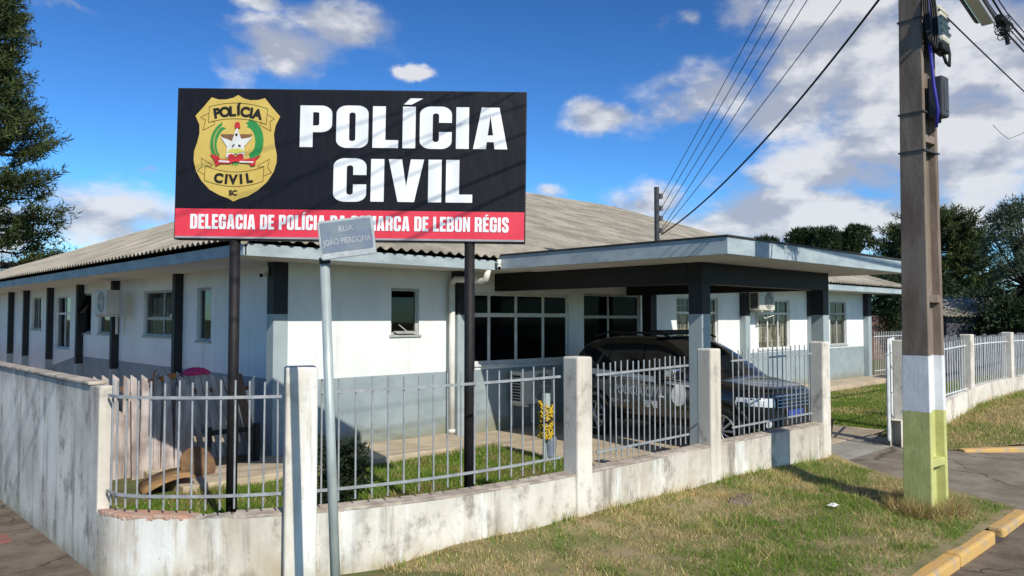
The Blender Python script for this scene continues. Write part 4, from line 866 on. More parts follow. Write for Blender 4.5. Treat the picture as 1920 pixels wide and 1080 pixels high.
def polebox(name, label, w_, d_, z0, z1, x, y, mat, cat):
    T = thing(name, label, cat, tuple(PR @ Vector((x, y, z0))), R(-5))
    return T
T = polebox('junction_box', 'dark grey junction box strapped to the utility pole below the pale box', .16, .12, 4.06, 4.50, .02, -.17, 'black', 'junction box')
MB().box(-.085, .085, -.10, .05, 0, .42).build('casing', M['box_grey'], T, local=True, bevel=.02); MB().box(-.05, .05, -.106, -.099, .06, .36).build('cover', M['box_grey'], T, local=True, bevel=.01); MB().tube([(0, -.03, .0), (0, -.03, -.05)], .02, 8).build('gland', M['black'], T, local=True)
T = polebox('splice_box', 'pale ribbed cable box near the top of the utility pole', .2, .15, 4.82, 5.3, .06, -.21, 'box_cream', 'cable box')
T.rotation_euler = (R(-8), R(6), R(-5)); MW[T.name] = Matrix.LocRotScale(T.location, T.rotation_euler, None)
MB().box(-.10, .10, -.075, .06, 0, .42).build('casing', M['box_cream'], T, local=True, bevel=.035)
g = MB()
for k in range(4): g.box(-.102, .102, -.082, -.07, .10+k*.08, .13+k*.08)
g.build('rib', M['box_cream'], T, local=True, bevel=.006); MB().box(-.085, .085, -.06, .05, -.09, .0).build('base', M['black'], T, local=True, bevel=.02)
def pp(x, y, z): return tuple(PR @ Vector((x, y, z)))
b = MB()
for q in range(3):
    b.tube([pp(-.11+.075*math.cos(a)+.012*q, -.17-.015*q+.03*math.sin(a), 5.10+.36*math.sin(a+.3)*(.85+.06*q)) for a in np.linspace(0, 2*math.pi, 26)], .011, 6, cap=False)
b.tube([pp(.06, -.22, 4.78), pp(.09, -.25, 4.64), pp(.17, -.25, 4.62), pp(.21, -.24, 4.75), pp(.2, -.2, 5.0)], .016, 6)
tag(b.build('cable_coil', M['cable'], smooth=True), 'coil of black cable hanging around the pale box on the pole', 'cable')
tag(MB().tube([pp(-.10, -.16, 5.6), pp(-.11, -.17, 4.95), pp(-.10, -.18, 4.7), pp(-.10, -.20, 4.4), pp(-.085, -.23, 4.12), pp(-.06, -.20, 3.95)], .017, 8).build('blue_conduit', M['blue_pvc'], smooth=True), 'blue flexible conduit running down the utility pole', 'conduit')
# street lamp
SL = thing('street_lamp', 'street lamp head with long glass lens reaching over the road from the pole', 'street lamp', (8.5, 2.45, 5.2))
lm = Matrix.Translation((8.66, 2.31, 5.16)) @ Euler((R(12), R(2), R(90))).to_matrix().to_4x4()
MB().box(-.10, .10, -.42, .40, .015, .10, mat=lm).build('housing', M['box_grey'], SL, bevel=.035, seg=3); MB().box(-.09, .035, -.40, .2, -.035, .014, mat=lm).build('lens', M['lens'], SL, bevel=.02, seg=3)
MB().tube([lm @ Vector((0, .38, .06)), lm @ Vector((.02, .62, .2)), pp(-.1, -.1, 5.75)], .024, 8).build('arm', M['galv'], SL, smooth=True)
def sag(a, c, s_, n=24): a, c = Vector(a), Vector(c); return [a.lerp(c, k/n)-Vector((0, 0, s_*4*(k/n)*(1-k/n))) for k in range(n+1)]
SP = thing('service_post', 'slim grey service post with four insulators rising behind the carport roof', 'post', (12.58, 9.0, 0))
MB().tube([(12.58, 8.98, 2.9), (12.58, 8.98, 4.6)], .05, 10).tube([(12.52, 8.94, 2.95), (12.52, 8.94, 4.02)], .03, 8).build('post', M['box_grey'], SP)
for k, z in enumerate((4.42, 4.18, 3.98, 3.74)): 
    q = MB().tube([(12.66, 8.93, z-.05), (12.66, 8.93, z+.05)], .038, 10).build('insulator', M['ceramic'], SP)
    MB().tube([(12.6, 8.97, z+.055), (12.67, 8.925, z+.055)], .012, 6).build('pin', M['galv'], q)
for k, (z, zt, r_) in enumerate(((4.40, 7.9, .006), (4.18, 7.55, .006), (3.98, 7.2, .006), (3.76, 6.9, .006), (3.70, 6.15, .006), (3.66, 5.62, .014))):
    lab = ['topmost thin wire from the service post to the utility pole', 'second thin wire down from the service post to the utility pole', 'third thin wire down from the service post to the utility pole', 'fourth thin wire down from the service post to the utility pole', 'lowest thin wire just above the thick cable at the service post', 'thick black cable sagging from the service post to the utility pole'][k]
    tag(MB().tube(sag((12.66, 8.93, z), pp(-.1, .16, zt), .05 if k < 5 else .28), r_, 5).build('service_wire', M['cable']), lab, 'wire', 'wires between the service post and the utility pole')
# street cables along the road
def cable(name, label, pts, r_, grp=None): return tag(MB().tube(pts, r_, 6).build(name, M['cable']), label, 'cable', grp)
cable('telephone_cable', 'thin single cable running from the utility pole to the far right', sag(pp(.2, -.1, 5.32), (42, 3.0, 5.8), .5), .009)
for k in range(5):
    o_ = Vector((0, .05*math.sin(k*2.1), .05*math.cos(k*2.6)+.02*k))
    cable('street_cable', 'one of the bundled street cables crossing the top right corner', sag((-4, 1.6+.3*k, 7.0+.45*k), Vector((9.25, 2.2, 5.14))+o_, .15)+[v+o_ for v in sag((9.25, 2.2, 5.14), (45, 2.3, 5.9), .6)[1:]], .010 if k < 2 else .006, 'street cable bundle')
for k, z in enumerate((6.35, 6.7)): cable('street_cable', 'one of the upper street cables passing high over the sign', sag((-14, 2.35, z+.3), pp(0, -.2, z), .35), .006, 'upper street cables')
b = MB()
for k in range(9):
    c = Vector((9.28+random.uniform(-.12, .12), 2.2, 5.1+random.uniform(-.06, .04))); rx = random.uniform(.04, .16); rz2 = random.uniform(.03, .12); p0 = random.uniform(0, 6)
    b.tube([c+Vector((rx*math.cos(a+p0), .05*math.sin(2*a+k), rz2*math.sin(a)-.02)) for a in np.linspace(0, 5.6, 16)], .005, 5)
b.tube([(9.12, 2.2, 5.13), (9.42, 2.2, 5.10)], .035, 8).tube([(9.34, 2.2, 5.1), (9.37, 2.18, 4.9)], .022, 8)
tag(b.build('cable_splice', M['cable']), 'messy dark cable splice with loose loops on the street cables', 'cable splice')
b = MB(); b.tube([(10.5, 2.2, 5.0), (10.62, 2.2, 4.7), (10.5, 2.2, 4.35), (10.2, 2.25, 4.1), (9.8, 2.3, 3.98), (9.45, 2.3, 4.0), (9.3, 2.32, 4.05)], .0028, 5)
tag(b.build('loose_wire', M['cable']), 'thin loose wire hanging in a loop right of the pole', 'wire')

# ------------------------------------------------------------------ patrol car (local x forward, y left)
CA = R(-94); CAR = thing('patrol_car', 'black police patrol car with white side stripe parked nose out under the carport', 'car', (10.95, 7.30, .03), CA)
ST_ = [(-2.18, .66, .46, .95, 1.0), (-2.12, .80, .38, 1.06, 1.0), (-1.95, .87, .33, 1.14, 1), (-1.5, .905, .28, 1.17, 1), (-.6, .91, .27, 1.13, 1), (.3, .91, .27, 1.09, 1), (.95, .905, .27, 1.06, 1), (1.25, .895, .28, 1.045, 1), (1.56, .875, .29, 1.00, 1), (1.80, .82, .31, .945, 1), (1.93, .72, .33, .88, 1), (1.99, .60, .36, .80, 1)]
fx = lambda x: x*.88 if x < 0 else x
b = MB(); vs = []
for x, hw, zs_, zt, _ in ST_:
    x = fx(x)
    half = [(hw*.80, zs_), (hw*.96, zs_+.10), (hw, .58), (hw*.995, .78), (hw*.965, zt-.10), (hw*.90, zt-.02), (hw*.72, zt+.005), (hw*.35, zt+.02)]
    ring = [(x, -y, z) for y, z in half]+[(x, y, z) for y, z in reversed(half)]; vs += ring
m_ = 16; fs = [(i*m_+k, i*m_+(k+1) % m_, (i+1)*m_+(k+1) % m_, (i+1)*m_+k) for i in range(len(ST_)-1) for k in range(m_)]+[tuple(reversed(range(m_))), tuple(range((len(ST_)-1)*m_, len(ST_)*m_))]
b.add(vs, fs); body = b.build('body', M['car'], CAR, local=True, smooth=True, subsurf=2)
def gy(z): return .865-(z-1.05)*.37
GS = [(-2.08, 1.10), (-2.0, 1.30), (-1.86, 1.52), (-1.6, 1.625), (-1.0, 1.675), (-.3, 1.68), (.15, 1.635), (.42, 1.50), (.72, 1.29), (1.08, 1.05)]
b = MB(); vs = []
for x, zt in GS:
    x = fx(x)
    half = [(gy(1.0), 1.0), (gy((1.0+zt)/2), (1.0+zt)/2), (gy(zt-.04), zt-.045), (gy(zt)-.07, zt), (gy(zt)*.5, zt+.018)]
    vs += [(x, -y, z) for y, z in half]+[(x, y, z) for y, z in reversed(half)]
m_ = 10; fs = [(i*m_+k, i*m_+k+1, (i+1)*m_+k+1, (i+1)*m_+k) for i in range(len(GS)-1) for k in range(m_-1)]+[tuple(reversed(range(m_)))]
b.add(vs, fs); cabin = b.build('cabin', M['car'], CAR, local=True, smooth=True, subsurf=2)
bpy.context.view_layer.update(); dg = bpy.context.evaluated_depsgraph_get()
def bvh(o): me = o.evaluated_get(dg).to_mesh(); return BVHTree.FromPolygons([v.co.copy() for v in me.vertices], [tuple(p_.vertices) for p_ in me.polygons])
BB, BC = bvh(body), bvh(cabin)
def onside(x, z, off=.005, tree=None, side=-1):
    best = None
    for t_ in ((tree,) if tree else (BB, BC)):
        h = t_.ray_cast(Vector((x, side*3, z)), Vector((0, -side, 0)))
        if h[0] is not None and (best is None or h[0].y*side > best): best = h[0].y*side
    return Vector((x, side*((best if best is not None else .85)+off), z))
def decal(name, outline_fn, nx, nz, mat, off=.005, tree=None, side=-1):   # outline_fn(u,v) -> (x,z)
    q = MB(); q.add([onside(*outline_fn(i/nx, j/nz), off, tree, side) for j in range(nz+1) for i in range(nx+1)], [(j*(nx+1)+i, j*(nx+1)+i+1, (j+1)*(nx+1)+i+1, (j+1)*(nx+1)+i) for j in range(nz) for i in range(nx)])
    return q.build(name, M[mat], CAR, local=True, smooth=True)
def quadf(a, b_, c, d):
    a, b_, c, d = [(fx(q[0]), q[1]) for q in (a, b_, c, d)]
    return lambda u, v: ((a[0]*(1-u)+b_[0]*u)*(1-v)+(d[0]*(1-u)+c[0]*u)*v, (a[1]*(1-u)+b_[1]*u)*(1-v)+(d[1]*(1-u)+c[1]*u)*v)
for side in (-1, 1):
    decal('side_window', quadf((-1.62, 1.20), (-1.10, 1.17), (-1.10, 1.50), (-1.50, 1.45)), 5, 5, 'windscreen', .006, BC, side)
    decal('side_window', quadf((-1.05, 1.17), (-.26, 1.15), (-.26, 1.54), (-1.05, 1.52)), 6, 5, 'windscreen', .006, BC, side)
    decal('side_window', quadf((-.20, 1.15), (.68, 1.12), (.24, 1.48), (-.20, 1.54)), 6, 5, 'windscreen', .006, BC, side)
    decal('side_stripe', quadf((-2.0, 1.045), (.12, .965), (.12, 1.055), (-2.0, 1.14)), 20, 2, 'car_white', .006, None, side)
    decal('side_stripe', quadf((.34, .955), (1.0, .925), (1.0, 1.0), (.34, 1.045)), 8, 2, 'car_white', .006, None, side)
    decal('sill_trim', quadf((-.95, .30), (.95, .30), (.95, .40), (-.95, .40)), 12, 2, 'black', .012, BB, side)
# windscreen follows the cabin
q = MB()
for j in range(7):
    for i in range(9):
        v = .08+.84*j/6; x = 1.0-.78*v; hw = .74-.13*v; y = hw*(i/4-1)
        h = BC.ray_cast(Vector((x+.6, y, 3)), Vector((0, 0, -1))); 
        h2 = BC.ray_cast(Vector((x, y, 3)), Vector((0, 0, -1))); z = h2[0].z+.008 if h2[0] else 1.2
        q.v.append((x, y, z))
q.f += [(j*9+i, j*9+i+1, (j+1)*9+i+1, (j+1)*9+i) for j in range(6) for i in range(8)]; q.mi += [0]*48
q.build('windscreen', M['windscreen'], CAR, local=True, smooth=True)
def side_text(body_, x0, x1, z0, hgt, off=0, mat='car_white', side=-1):
    o = text('lettering', body_, 1, M[mat], Matrix.Identity(4), CAR, offset=off, extrude=0)
    me = o.data; xs_ = [v.co.x for v in me.vertices]; ys_ = [v.co.y for v in me.vertices]; a, c, lo, hi = min(xs_), max(xs_), min(ys_), max(ys_)
    for v in me.vertices:
        u = (v.co.x-a)/(c-a); x = x0+(x1-x0)*u; z = z0+(v.co.y-lo)/(hi-lo)*hgt; v.co = onside(x, z, .007, BB, side)
    return o
side_text('POLÍCIA CIVIL', -.72, .33, .74, .19, .02); side_text('DP 197', -.78, -.38, .60, .05, .02)
circ = [(math.cos(a), math.sin(a)) for a in np.linspace(0, 2*math.pi, 25)[:-1]]
q = MB(); q.add([onside(.60, .80, .007, BB)]+[onside(.60+.14*c, .80+.165*s_, .007, BB) for c, s_ in circ], [(0, 1+k, 1+(k+1) % 24) for k in range(24)]); q.build('door_badge', M['car_white'], CAR, local=True)
for k in range(2): decal('side_flash', quadf((-.12+k*.17, .68), (.02+k*.17, .68), (.02+k*.17, .57), (-.06+k*.17, .57)), 2, 2, 'car_white', .006, BB)
# front end
def onfront(y, z, off=.006): 
    h = BB.ray_cast(Vector((4, y, z)), Vector((-1, 0, 0))); return Vector(((h[0].x if h[0] else 2.0)+off, y, z))
def fdecal(name, y0, y1, z0, z1, mat, off=.006, ny=8, nz=3, par_=None):
    q = MB(); q.add([onfront(y0+(y1-y0)*i/ny, z0+(z1-z0)*j/nz, off) for j in range(nz+1) for i in range(ny+1)], [(j*(ny+1)+i, j*(ny+1)+i+1, (j+1)*(ny+1)+i+1, (j+1)*(ny+1)+i) for j in range(nz) for i in range(ny)]); return q.build(name, M[mat], par_ or CAR, local=True, smooth=True)
gr = fdecal('grille', -.46, .46, .66, .83, 'recess_shade', .006)
for z in (.70, .75, .80): 
    q = MB().tube([onfront(y, z, .012) for y in np.linspace(-.44, .44, 12)], .008, 6); q.build('slat', M['chrome'], gr, local=True)
MB().tube([onfront(y, .85, .012) for y in np.linspace(-.46, .46, 12)], .010, 6).build('trim', M['chrome'], gr, local=True)
for side in (-1, 1):
    hl = MB(); pts = []
    for j in range(4):
        for i in range(8):
            u = i/7; y = side*(.50+.36*u); z = .70+.035*u+(.13-.02*u)*j/3
            h = BB.ray_cast(Vector((4, y, z)), Vector((-1, 0, 0))); 
            p_ = Vector((h[0].x+.010, y, z)) if h[0] and h[0].x > 1.54 else None
            if p_ is None: p_ = onside(1.58, z, .01, BB, side)
            hl.v.append(tuple(p_))
    hl.f += [(j*8+i, j*8+i+1, (j+1)*8+i+1, (j+1)*8+i) for j in range(3) for i in range(7)]; hl.mi += [0]*21
    hl.build('headlight', M['lens'], CAR, local=True, smooth=True)
    fl = MB(); fl.add([onfront(side*.62, .47, .012)]+[onfront(side*.62+.05*c, .47+.05*s_, .01) for c, s_ in circ], [(0, 1+k, 1+(k+1) % 24) for k in range(24)]); fl.build('fog_lamp', M['lens'], CAR, local=True)
    q = MB(); 
    mc = Vector((.55, side*1.0, 1.14)); q.box(-.07, .09, -.11, .11, -.07, .08, mat=Matrix.Translation(mc)); q.build('mirror', M['chrome'], CAR, local=True, bevel=.04, seg=3)
    MB().tube([(-1.4, side*.60, 1.665), (-1.15, side*.60, 1.73), (.0, side*.59, 1.735), (.22, side*.58, 1.66)], .018, 8).build('roof_rail', M['black'], CAR, local=True, smooth=True)
fdecal('bumper_intake', -.55, .55, .42, .54, 'recess_shade', .007); pt = fdecal('licence_plate', -.2, .2, .545, .655, 'plate_blue', .03, 2, 2)
MB().box(-.2, .0, -.55, .55, 1.70, 1.78).build('light_bar', M['black'], CAR, local=True, bevel=.03)
def wheel(x, side):
    y = side*.80; W_ = None; T_ = []
    prof = [(.22, -.10), (.30, -.115), (.335, -.095), (.345, -.04), (.345, .04), (.335, .095), (.30, .115), (.22, .10)]; n = 32; q = MB()
    for r_, o_ in prof:
        for k in range(n): q.v.append((x+r_*math.cos(2*math.pi*k/n), y+o_, .345+r_*math.sin(2*math.pi*k/n)))
    q.f += [(j*n+k, j*n+(k+1) % n, (j+1)*n+(k+1) % n, (j+1)*n+k) for j in range(len(prof)-1) for k in range(n)]; q.mi += [0]*len(q.f)
    W_ = q.build('wheel', M['tyre'], CAR, local=True, smooth=True)
    yo = y+side*.105; q = MB()
    ring = lambda r_: [(x+r_*math.cos(a), yo, .345+r_*math.sin(a)) for a in np.linspace(0, 2*math.pi, 33)]
    q.tube(ring(.225), .014, 6, cap=False)
    for k in range(10):
        a = 2*math.pi*k/10; a1 = a+.05; q.tube([(x+.04*math.cos(a), yo+side*.008, .345+.04*math.sin(a)), (x+.222*math.cos(a1), yo, .345+.222*math.sin(a1))], [.016, .02], 5)
    q.tube([(x, yo-side*.02, .345), (x, yo+side*.018, .345)], .045, 12); q.build('rim', M['rim'], W_, local=True)
    q = MB(); q.tube([(x, y-side*.05, .345), (x, y+side*.06, .345)], .215, 20); q.build('brake', M['recess_shade'], W_, local=True)
    q = MB(); n = 28; pts = []
    for k in range(n+1):
        a = math.pi*(-.12+1.24*k/n); xx, zz = x+.415*math.cos(a), .345+.415*math.sin(a); pts.append(onside(xx, max(zz, .30), .008, BB, side))
    q.tube(pts, .032, 6); q.build('arch_trim', M['black'], CAR, local=True, smooth=True)
    q = MB(); cc = onside(x, .345, .003, BB, side); q.add([onside(x+.40*c, max(.345+.40*s_, .285), .004, BB, side) for c, s_ in circ]+[cc], [(24, k, (k+1) % 24) for k in range(24)]); q.build('wheel_well', M['recess_shade'], CAR, local=True)
for x in (-1.18, 1.36):
    for side in (-1, 1): wheel(x, side)

# ------------------------------------------------------------------ vegetation
def leaf_tris(P, D_, length, width, col, jit=.35, colj=.3):
    n = len(P); D_ = D_/np.linalg.norm(D_, axis=1, keepdims=True); rv = RNG.normal(size=(n, 3)); S_ = np.cross(D_, rv); S_ /= np.linalg.norm(S_, axis=1, keepdims=True)
    l = (length*(1+jit*RNG.uniform(-1, 1, n)))[:, None]; w_ = (width*(1+jit*RNG.uniform(-1, 1, n)))[:, None]
    V = np.stack([P-S_*w_*.5, P+S_*w_*.5, P+D_*l], 1); c = np.array(col)[None, :]*(1+colj*RNG.uniform(-1, 1, (n, 1)))
    if np.ndim(col) == 2: c = np.array(col)*(1+colj*RNG.uniform(-1, 1, (n, 1)))
    return V, c
DARK, MIDG, YEL = (.020, .036, .014), (.036, .058, .020), (.075, .090, .025)
def finish(T, Vs, Cs, name='crown'): return tris(name, np.concatenate(Vs), M['leaf'], T, np.concatenate(Cs).astype(np.float32))
def araucaria(label, x, y, h, prof, zmin, whorls, nb, seed, ll=.34, tuft=46):
    rg = np.random.default_rng(seed); T = thing('araucaria_tree', label, 'tree', (x, y, 0)); b = MB()
    b.tube([(x, y, -.2), (x+.1, y, h*.5), (x, y, h)], [h*.022, h*.016, .05], 10); Vs, Cs = [], []
    for k in range(whorls):
        z = zmin+(h-zmin)*(k/(whorls-1))**.95; rad = np.interp(z, [p_[0] for p_ in prof], [p_[1] for p_ in prof]); a0 = rg.uniform(0, 6.3)
        for q in range(nb):
            a = a0+q*2*math.pi/nb+rg.normal(0, .16); r_ = rad*rg.uniform(.70, 1.08)*(.80+.26*abs(math.sin(z*1.15+seed))); dr = np.array([math.cos(a), math.sin(a), 0]); base = np.array([x, y, z+rg.uniform(-.2, .2)])
            skip = z < 9.6 and seed == 3 and rg.uniform() < .38
            if skip: continue
            dip = rg.uniform(-.16, .02); side = np.cross(dr, [0, 0, 1.0])
            pt = lambda s_: base+dr*r_*s_+np.array([0, 0, r_*(dip*s_+.26*s_**3)])
            b.tube([pt(0), pt(.45), pt(.9)], [.06, .04, .02], 5); nt_ = max(3, int(r_*2.6)); tone0 = rg.uniform()
            for j in range(nt_):
                s_ = .40+.60*(j+.6*rg.uniform())/nt_; lat = rg.normal(0, .26*max(.7, r_*.3)); c = pt(min(s_, 1.02))+side*lat+np.array([0, 0, rg.normal(.05, .07)])
                ax = dr*.8+side*lat*1.3+np.array([0, 0, .45]); ax /= np.linalg.norm(ax); L_ = rg.uniform(.40, .75)
                n = int(tuft*rg.uniform(.7, 1.2)); u = rg.uniform(0, 1, n)[:, None]; P = c+ax*(u-.35)*L_*1.5+rg.normal(0, .10, (n, 3))
                Dv = ax*.55+rg.normal(0, .62, (n, 3))+np.array([0, 0, .12]); tone = np.clip(u*.75+.35*tone0+rg.uniform(-.25, .25, (n, 1)), 0, 1)
                col = np.array(DARK)*(1-tone)+np.array(ALIT)*tone; V, cc = leaf_tris(P, Dv, ll*rg.uniform(.8, 1.2), ll*.2, col); Vs.append(V); Cs.append(cc)
    b.build('trunk', M['bark'], T); finish(T, Vs, Cs); return T
ALIT = (.085, .105, .032)  # sunlit tone painted into the outer end of each tuft, dark tone inside
araucaria('tall dark araucaria tree rising behind the left roof', 7.0, 41.8, 17.4, [(3.5, 3.0), (6.0, 3.5), (8.3, 3.5), (9.4, 2.7), (11.0, 2.5), (11.9, 1.6), (13.5, 1.35), (16.3, 1.3), (17.6, .9)], 4.0, 30, 9, 3, .30, 50)
def clump_tree(name, label, x, y, h, clumps, leaf, width, n_leaf, cols, seed, cat='tree', trunk_r=.18, group=None, fork=.45):
    rg = np.random.default_rng(seed); T = thing(name, label, cat, (x, y, 0), 0, group); b = MB()
    b.tube([(x, y, -.2), (x, y, h*fork*.6), (x+.1, y, h*fork)], [trunk_r, trunk_r*.8, trunk_r*.6], 8); Vs, Cs = [], []
    for (cx, cy, cz, rx, rz2) in clumps:
        c = np.array([x+cx, y+cy, cz]); b.tube([(x+.1, y, h*fork), tuple((np.array([x, y, h*fork])+c)/2+np.array([0, 0, -.1])), tuple(c)], [trunk_r*.45, trunk_r*.3, trunk_r*.12], 5)
        n = int(n_leaf*rx*rx); d = rg.normal(size=(n, 3)); d /= np.linalg.norm(d, axis=1, keepdims=True); r_ = rg.uniform(.35, 1.0, n)[:, None]**.5
        P = c+d*r_*np.array([rx, rx, rz2])*(1+.15*rg.normal(size=(n, 1))); Dv = d+rg.normal(0, .7, (n, 3))+np.array([0, 0, .3])
        tone = rg.uniform(0, 1, (n, 1))*.7+.3*rg.uniform(); col = np.array(cols[0])*(1-tone)+np.array(cols[1])*tone
        V, cc = leaf_tris(P, Dv, leaf, width, col); Vs.append(V); Cs.append(cc)
    b.build('trunk', M['bark'], T); finish(T, Vs, Cs); return T
def umbrella(x, y, h, rad, seed, label, group='distant araucaria trees'):
    rg = np.random.default_rng(seed); cl = []
    for k in range(7):
        a = k*2.4; rr_ = rad*.62*(k/6)**.5; cl.append((rr_*math.cos(a), rr_*math.sin(a), h-.28*rad-.35*rg.uniform()*rad, rad*.42, rad*.34))
    for k in range(7):
        a = k*2.1+1; cl.append((rad*.5*math.cos(a), rad*.5*math.sin(a), h-rad*rg.uniform(.8, 1.5), rad*.45, rad*.4))
    return clump_tree('araucaria_tree', label, x, y, h, cl, .42, .13, 420, (DARK, MIDG), seed, group=group, fork=.72)
def place(d, t_): return d*(.692+.722*t_), d*(.722-.692*t_)
for k, (t_, d, h, rad, lab) in enumerate(((.262, 84, 10.8, 1.5, 'small distant araucaria crown peeping over the carport corner'), (.333, 84, 11.1, 1.4, 'second distant araucaria crown right of the carport corner'), (.378, 82, 11.6, 1.8, 'third distant araucaria crown right of the carport corner'), (.407, 80, 11.5, 1.7, 'fourth distant araucaria crown in the row over the carport'), (.430, 83, 11.4, 1.8, 'fifth distant araucaria crown beside the tallest of the row'), (.449, 80, 11.6, 1.6, 'rightmost and tallest araucaria crown in the row over the carport'))):
    x, y = place(d, t_); umbrella(x, y, h, rad, 20+k, lab)
x, y = place(55, .548); rg = np.random.default_rng(5)
araucaria('broad dark domed araucaria tree behind the utility pole', x, y, 9.3, [(2.8, 3.8), (4.5, 4.6), (6.5, 4.5), (8.0, 3.9), (8.9, 2.6), (9.4, 1.2)], 2.9, 14, 10, 31, .36, 44)
x, y = place(38, .668); cl = []
for k in range(60):
    e = rg.uniform(0, 1); a = rg.uniform(0, 6.28); rr_ = (3.3*(1-e*.85)+.2)*rg.uniform(.5, 1); cl.append((rr_*math.cos(a), rr_*math.sin(a), 1.4+6.4*e, rg.uniform(.45, .8), rg.uniform(.4, .7)))
clump_tree('conifer_tree', 'feathery grey green conifer at the right edge beyond the fence', x, y, 8.0, cl, .26, .06, 430, ((.03, .05, .03), (.13, .16, .10)), 33)
for k, (d, t_, h, rad, lab) in enumerate(((40, .466, 4.4, 2.1, 'dark bush behind the far end of the building'), (44, .50, 4.8, 2.6, 'dark bush left of the utility pole beyond the fence'), (52, .572, 4.2, 2.6, 'dark bush right of the pole just behind the shed'), (60, .60, 5.2, 4.5, 'dark thicket far behind the small shed'), (37, .66, 3.2, 2.0, 'low dark bush under the conifer at the right edge'), (50, .52, 4.6, 2.4, 'dark bush hidden mostly behind the utility pole'))):
    x, y = place(d, t_); cl = [(rg.normal(0, rad*.5), rg.normal(0, rad*.5), rg.uniform(.5, h-.6), rg.uniform(.6, 1.1), rg.uniform(.5, .9)) for _ in range(22)]
    clump_tree('bush', lab, x, y, h, cl, .26, .10, 420, (DARK, (.032, .052, .02)), 50+k, 'bush', .12)
x, y = place(36, -.715); cl = [(rg.normal(0, 1.6), rg.normal(0, 1.2), rg.uniform(2.6, 4.6), .8, .7) for _ in range(14)]
clump_tree('bush', 'reddish green bush showing over the roof at the far left', x+1.5, y+2, 5, cl, .25, .09, 420, ((.03, .05, .02), (.11, .09, .04)), 71, 'bush', .12)
# dark twiggy shrub in the yard
cl = [(rg.normal(0, .16), rg.normal(0, .16), rg.uniform(.15, .72), .13, .12) for _ in range(20)]
clump_tree('shrub', 'dark twiggy little shrub behind the railing near the street sign', 4.25, 6.95, .8, cl, .07, .03, 6500, ((.012, .022, .010), (.03, .045, .02)), 81, 'shrub', .015)
# shed
x, y = place(40, .588); SHD = thing('shed', 'small dark shed with pale corrugated roof among the trees', 'shed', (x, y, 0), R(-40))
MB().box(-2.0, 2.0, -1.5, 1.5, 0, 2.15).build('wall', M['board'], SHD, local=True)
MB().box(-.5, .5, -1.53, -1.5, .1, 1.9).build('door', M['picket_dark'], SHD, local=True)
q = MB(); n = 120; q.add([(-2.3+4.6*i/n, (-1.9, 1.2)[j], 2.10+1.0*j+.03*math.sin(i*2*math.pi/5)) for j in range(2) for i in range(n+1)], [(i, i+1, i+n+2, i+n+1) for i in range(n)]); q.build('roof', M['roof'], SHD, local=True, smooth=True)

# ------------------------------------------------------------------ grass
def fbm(x, y, s_=1.0, seed=0):        # value noise, five octaves, 0..1
    x = np.asarray(x)*s_; y = np.asarray(y)*s_; out_ = 0; amp = .5; tot = 0
    for o in range(5):
        g = np.random.default_rng(seed*17+o).uniform(size=(64, 64)); xi = np.floor(x).astype(int); yi = np.floor(y).astype(int); u = x-xi; v = y-yi; u = u*u*(3-2*u); v = v*v*(3-2*v)
        q = lambda a_, c_: g[(xi+a_) % 64, (yi+c_) % 64]
        out_ = out_+amp*((q(0, 0)*(1-u)+q(1, 0)*u)*(1-v)+(q(0, 1)*(1-u)+q(1, 1)*u)*v); tot += amp; amp *= .55; x = x*2.03+11; y = y*2.03+7
    return np.clip((out_/tot-.5)*1.9+.5, 0, 1)
def grass(name, label, X, Y, Z, hgt, width, cols, lean=.45):
    n = len(X); a = RNG.uniform(0, 6.283, n); S_ = np.stack([np.cos(a), np.sin(a), np.zeros(n)], 1); P = np.stack([X, Y, Z], 1)
    ln = RNG.normal(0, lean, (n, 2)); tip = P+np.stack([ln[:, 0]*hgt, ln[:, 1]*hgt, hgt], 1); w_ = (width*RNG.uniform(.6, 1.3, n))[:, None]
    V = np.stack([P-S_*w_*.5, P+S_*w_*.5, tip], 1); o = tris(name, V, M['grass'], None, cols.astype(np.float32), kind='stuff'); return tag(o, label, 'grass')
G1, G2, STR, BRN = np.array((.13, .27, .025)), np.array((.25, .34, .06)), np.array((.74, .60, .29)), np.array((.34, .23, .11))
def pick(n, g, s_):       # g: fraction green, s_: fraction straw (arrays)
    u = RNG.uniform(size=n); t_ = RNG.uniform(size=(n, 1)); c = np.where((u < g)[:, None], G1*(1-t_)+G2*t_, np.where((u < g+s_)[:, None], STR*(.7+.5*t_), BRN*(.7+.6*t_))); return c*(.75+.5*RNG.uniform(size=(n, 1)))
n = 120000; X = RNG.uniform(2.0, 10.4, n); Y = RNG.uniform(2.3, 6.2, n)
wy = np.interp(X, [p_[0] for p_ in WALLP], [p_[1] for p_ in WALLP]); ok = (Y < wy-.01) & (X < 9.3+(Y-2.2)*.42) & (X > 2.2); X, Y, wy = X[ok], Y[ok], wy[ok]; n = len(X)
Z = np.array([verge_z(a, c) for a, c in zip(X, Y)])-.008
pat = fbm(X, Y, 1.5, 1); pat2 = fbm(X, Y, 4.0, 2); near = np.exp(-((wy-Y)/.14)**2)
hg = .018+.028*RNG.uniform(size=n)+near*.12*RNG.uniform(size=n)**2*(pat2 > .45)+.03*pat*RNG.uniform(size=n)
g = np.clip(.42+2.0*(pat-.46)+.3*(pat2-.5)+.2*near, .06, .93); s_ = (1-g)*np.clip(.25+.9*pat2, .15, .8); keep = RNG.uniform(size=n) < np.clip(.25+1.5*np.abs(pat-.42)+1.1*(pat2-.42)+near, .05, 1)
grass('verge_grass', 'patchy green and straw coloured grass on the verge before the wall', X[keep], Y[keep], Z[keep], hg[keep], .009, pick(n, g, s_)[keep])
TX, TY, TC = [], [], []
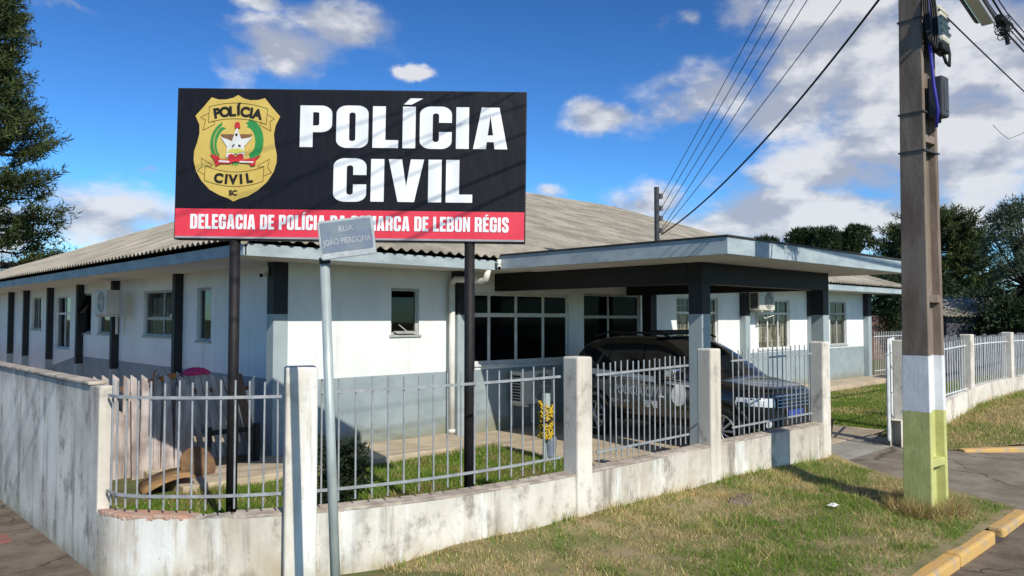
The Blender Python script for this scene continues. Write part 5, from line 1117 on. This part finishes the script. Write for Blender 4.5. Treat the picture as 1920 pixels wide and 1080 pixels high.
for k in range(95):
    cx, cy = RNG.uniform(3.4, 9.6), RNG.uniform(2.4, 4.7); q = RNG.integers(60, 170); rr_ = RNG.uniform(.05, .16); gr_ = RNG.uniform() < .38
    TX.append(cx+RNG.normal(0, rr_, q)); TY.append(cy+RNG.normal(0, rr_, q)); TC.append(np.full(q, .85 if gr_ else .05))
X = np.concatenate(TX); Y = np.concatenate(TY); g = np.concatenate(TC); wy = np.interp(X, [p_[0] for p_ in WALLP], [p_[1] for p_ in WALLP]); ok = (Y < wy-.02) & (Y > 2.3) & (X < 9.3+(Y-2.2)*.42); X, Y, g = X[ok], Y[ok], g[ok]; n = len(X)
grass('verge_tufts', 'longer straw and green tufts scattered over the verge', X, Y, np.array([verge_z(a_, c_) for a_, c_ in zip(X, Y)])-.005, .04+.07*RNG.uniform(size=n), .006, pick(n, g, (1-g)*.9), .7)
n = 60000; X = RNG.uniform(2.05, 8.1, n); Y = RNG.uniform(4.95, 8.9, n); wy = np.interp(X, [p_[0] for p_ in WALLP], [p_[1] for p_ in WALLP])+TH; ok = (Y > wy+.01) & ~((X > 8.1) & (Y > 5.3)); X, Y = X[ok], Y[ok]; n = len(X)
grass('yard_grass', 'lush green grass in the front yard behind the railings', X, Y, np.full(n, .004), .03+.10*fbm(X, Y, 1.6, 6)*RNG.uniform(.4, 1, n), .012, pick(n, np.clip(.78+.9*(fbm(X, Y, 2.0, 7)-.45), .3, 1), np.full(n, .12)))
n = 60000; X = RNG.uniform(13.6, 26, n); Y = RNG.uniform(4.7, 9.15, n); ok = (X > 14.2) | (Y < 6.3*0+4.7+(X-13.2)*1.7); ok &= ~((Y < 7.2) & (X < 14.25)); X, Y = X[ok], Y[ok]; n = len(X)
gg = np.clip(.72+.9*(fbm(X, Y, .9, 3)-.5), 0, 1)
grass('lawn_grass', 'short sunlit lawn grass between the driveway and the far windows', X, Y, np.full(n, .004), .03+.035*RNG.uniform(size=n), .014, pick(n, gg, (1-gg)*.8))
n = 60000; X = RNG.uniform(12.9, 30, n); Y = RNG.uniform(2.35, 4.45, n); ok = Y > 3.95-(X-12.8)*.68; X, Y = X[ok], Y[ok]; n = len(X); Z = np.array([rise(a, c)+.022+.015*hsh(a, c) for a, c in zip(X, Y)]); gg = np.clip(.32+1.3*(fbm(X, Y, 1.1, 4)-.5), .05, .9)
grass('far_verge_grass', 'dry straw and green grass on the verge beyond the driveway', X, Y, Z, .03+.05*RNG.uniform(size=n)+.10*np.exp(-((4.45-Y)/.15)**2)*RNG.uniform(size=n), .012, pick(n, gg, (1-gg)*.65))
# dry tufts at the foot of the pole
n = 2600; a = RNG.uniform(0, 6.283, n); r_ = .22+.16*RNG.uniform(size=n)**1.5; X = 8.58+r_*np.cos(a)*1.15; Y = 2.83+r_*np.sin(a)
grass('pole_grass', 'dry brown grass tuft around the foot of the utility pole', X, Y, np.full(n, .04), .06+.13*RNG.uniform(size=n), .008, pick(n, np.full(n, .12), np.full(n, .35)), .5)
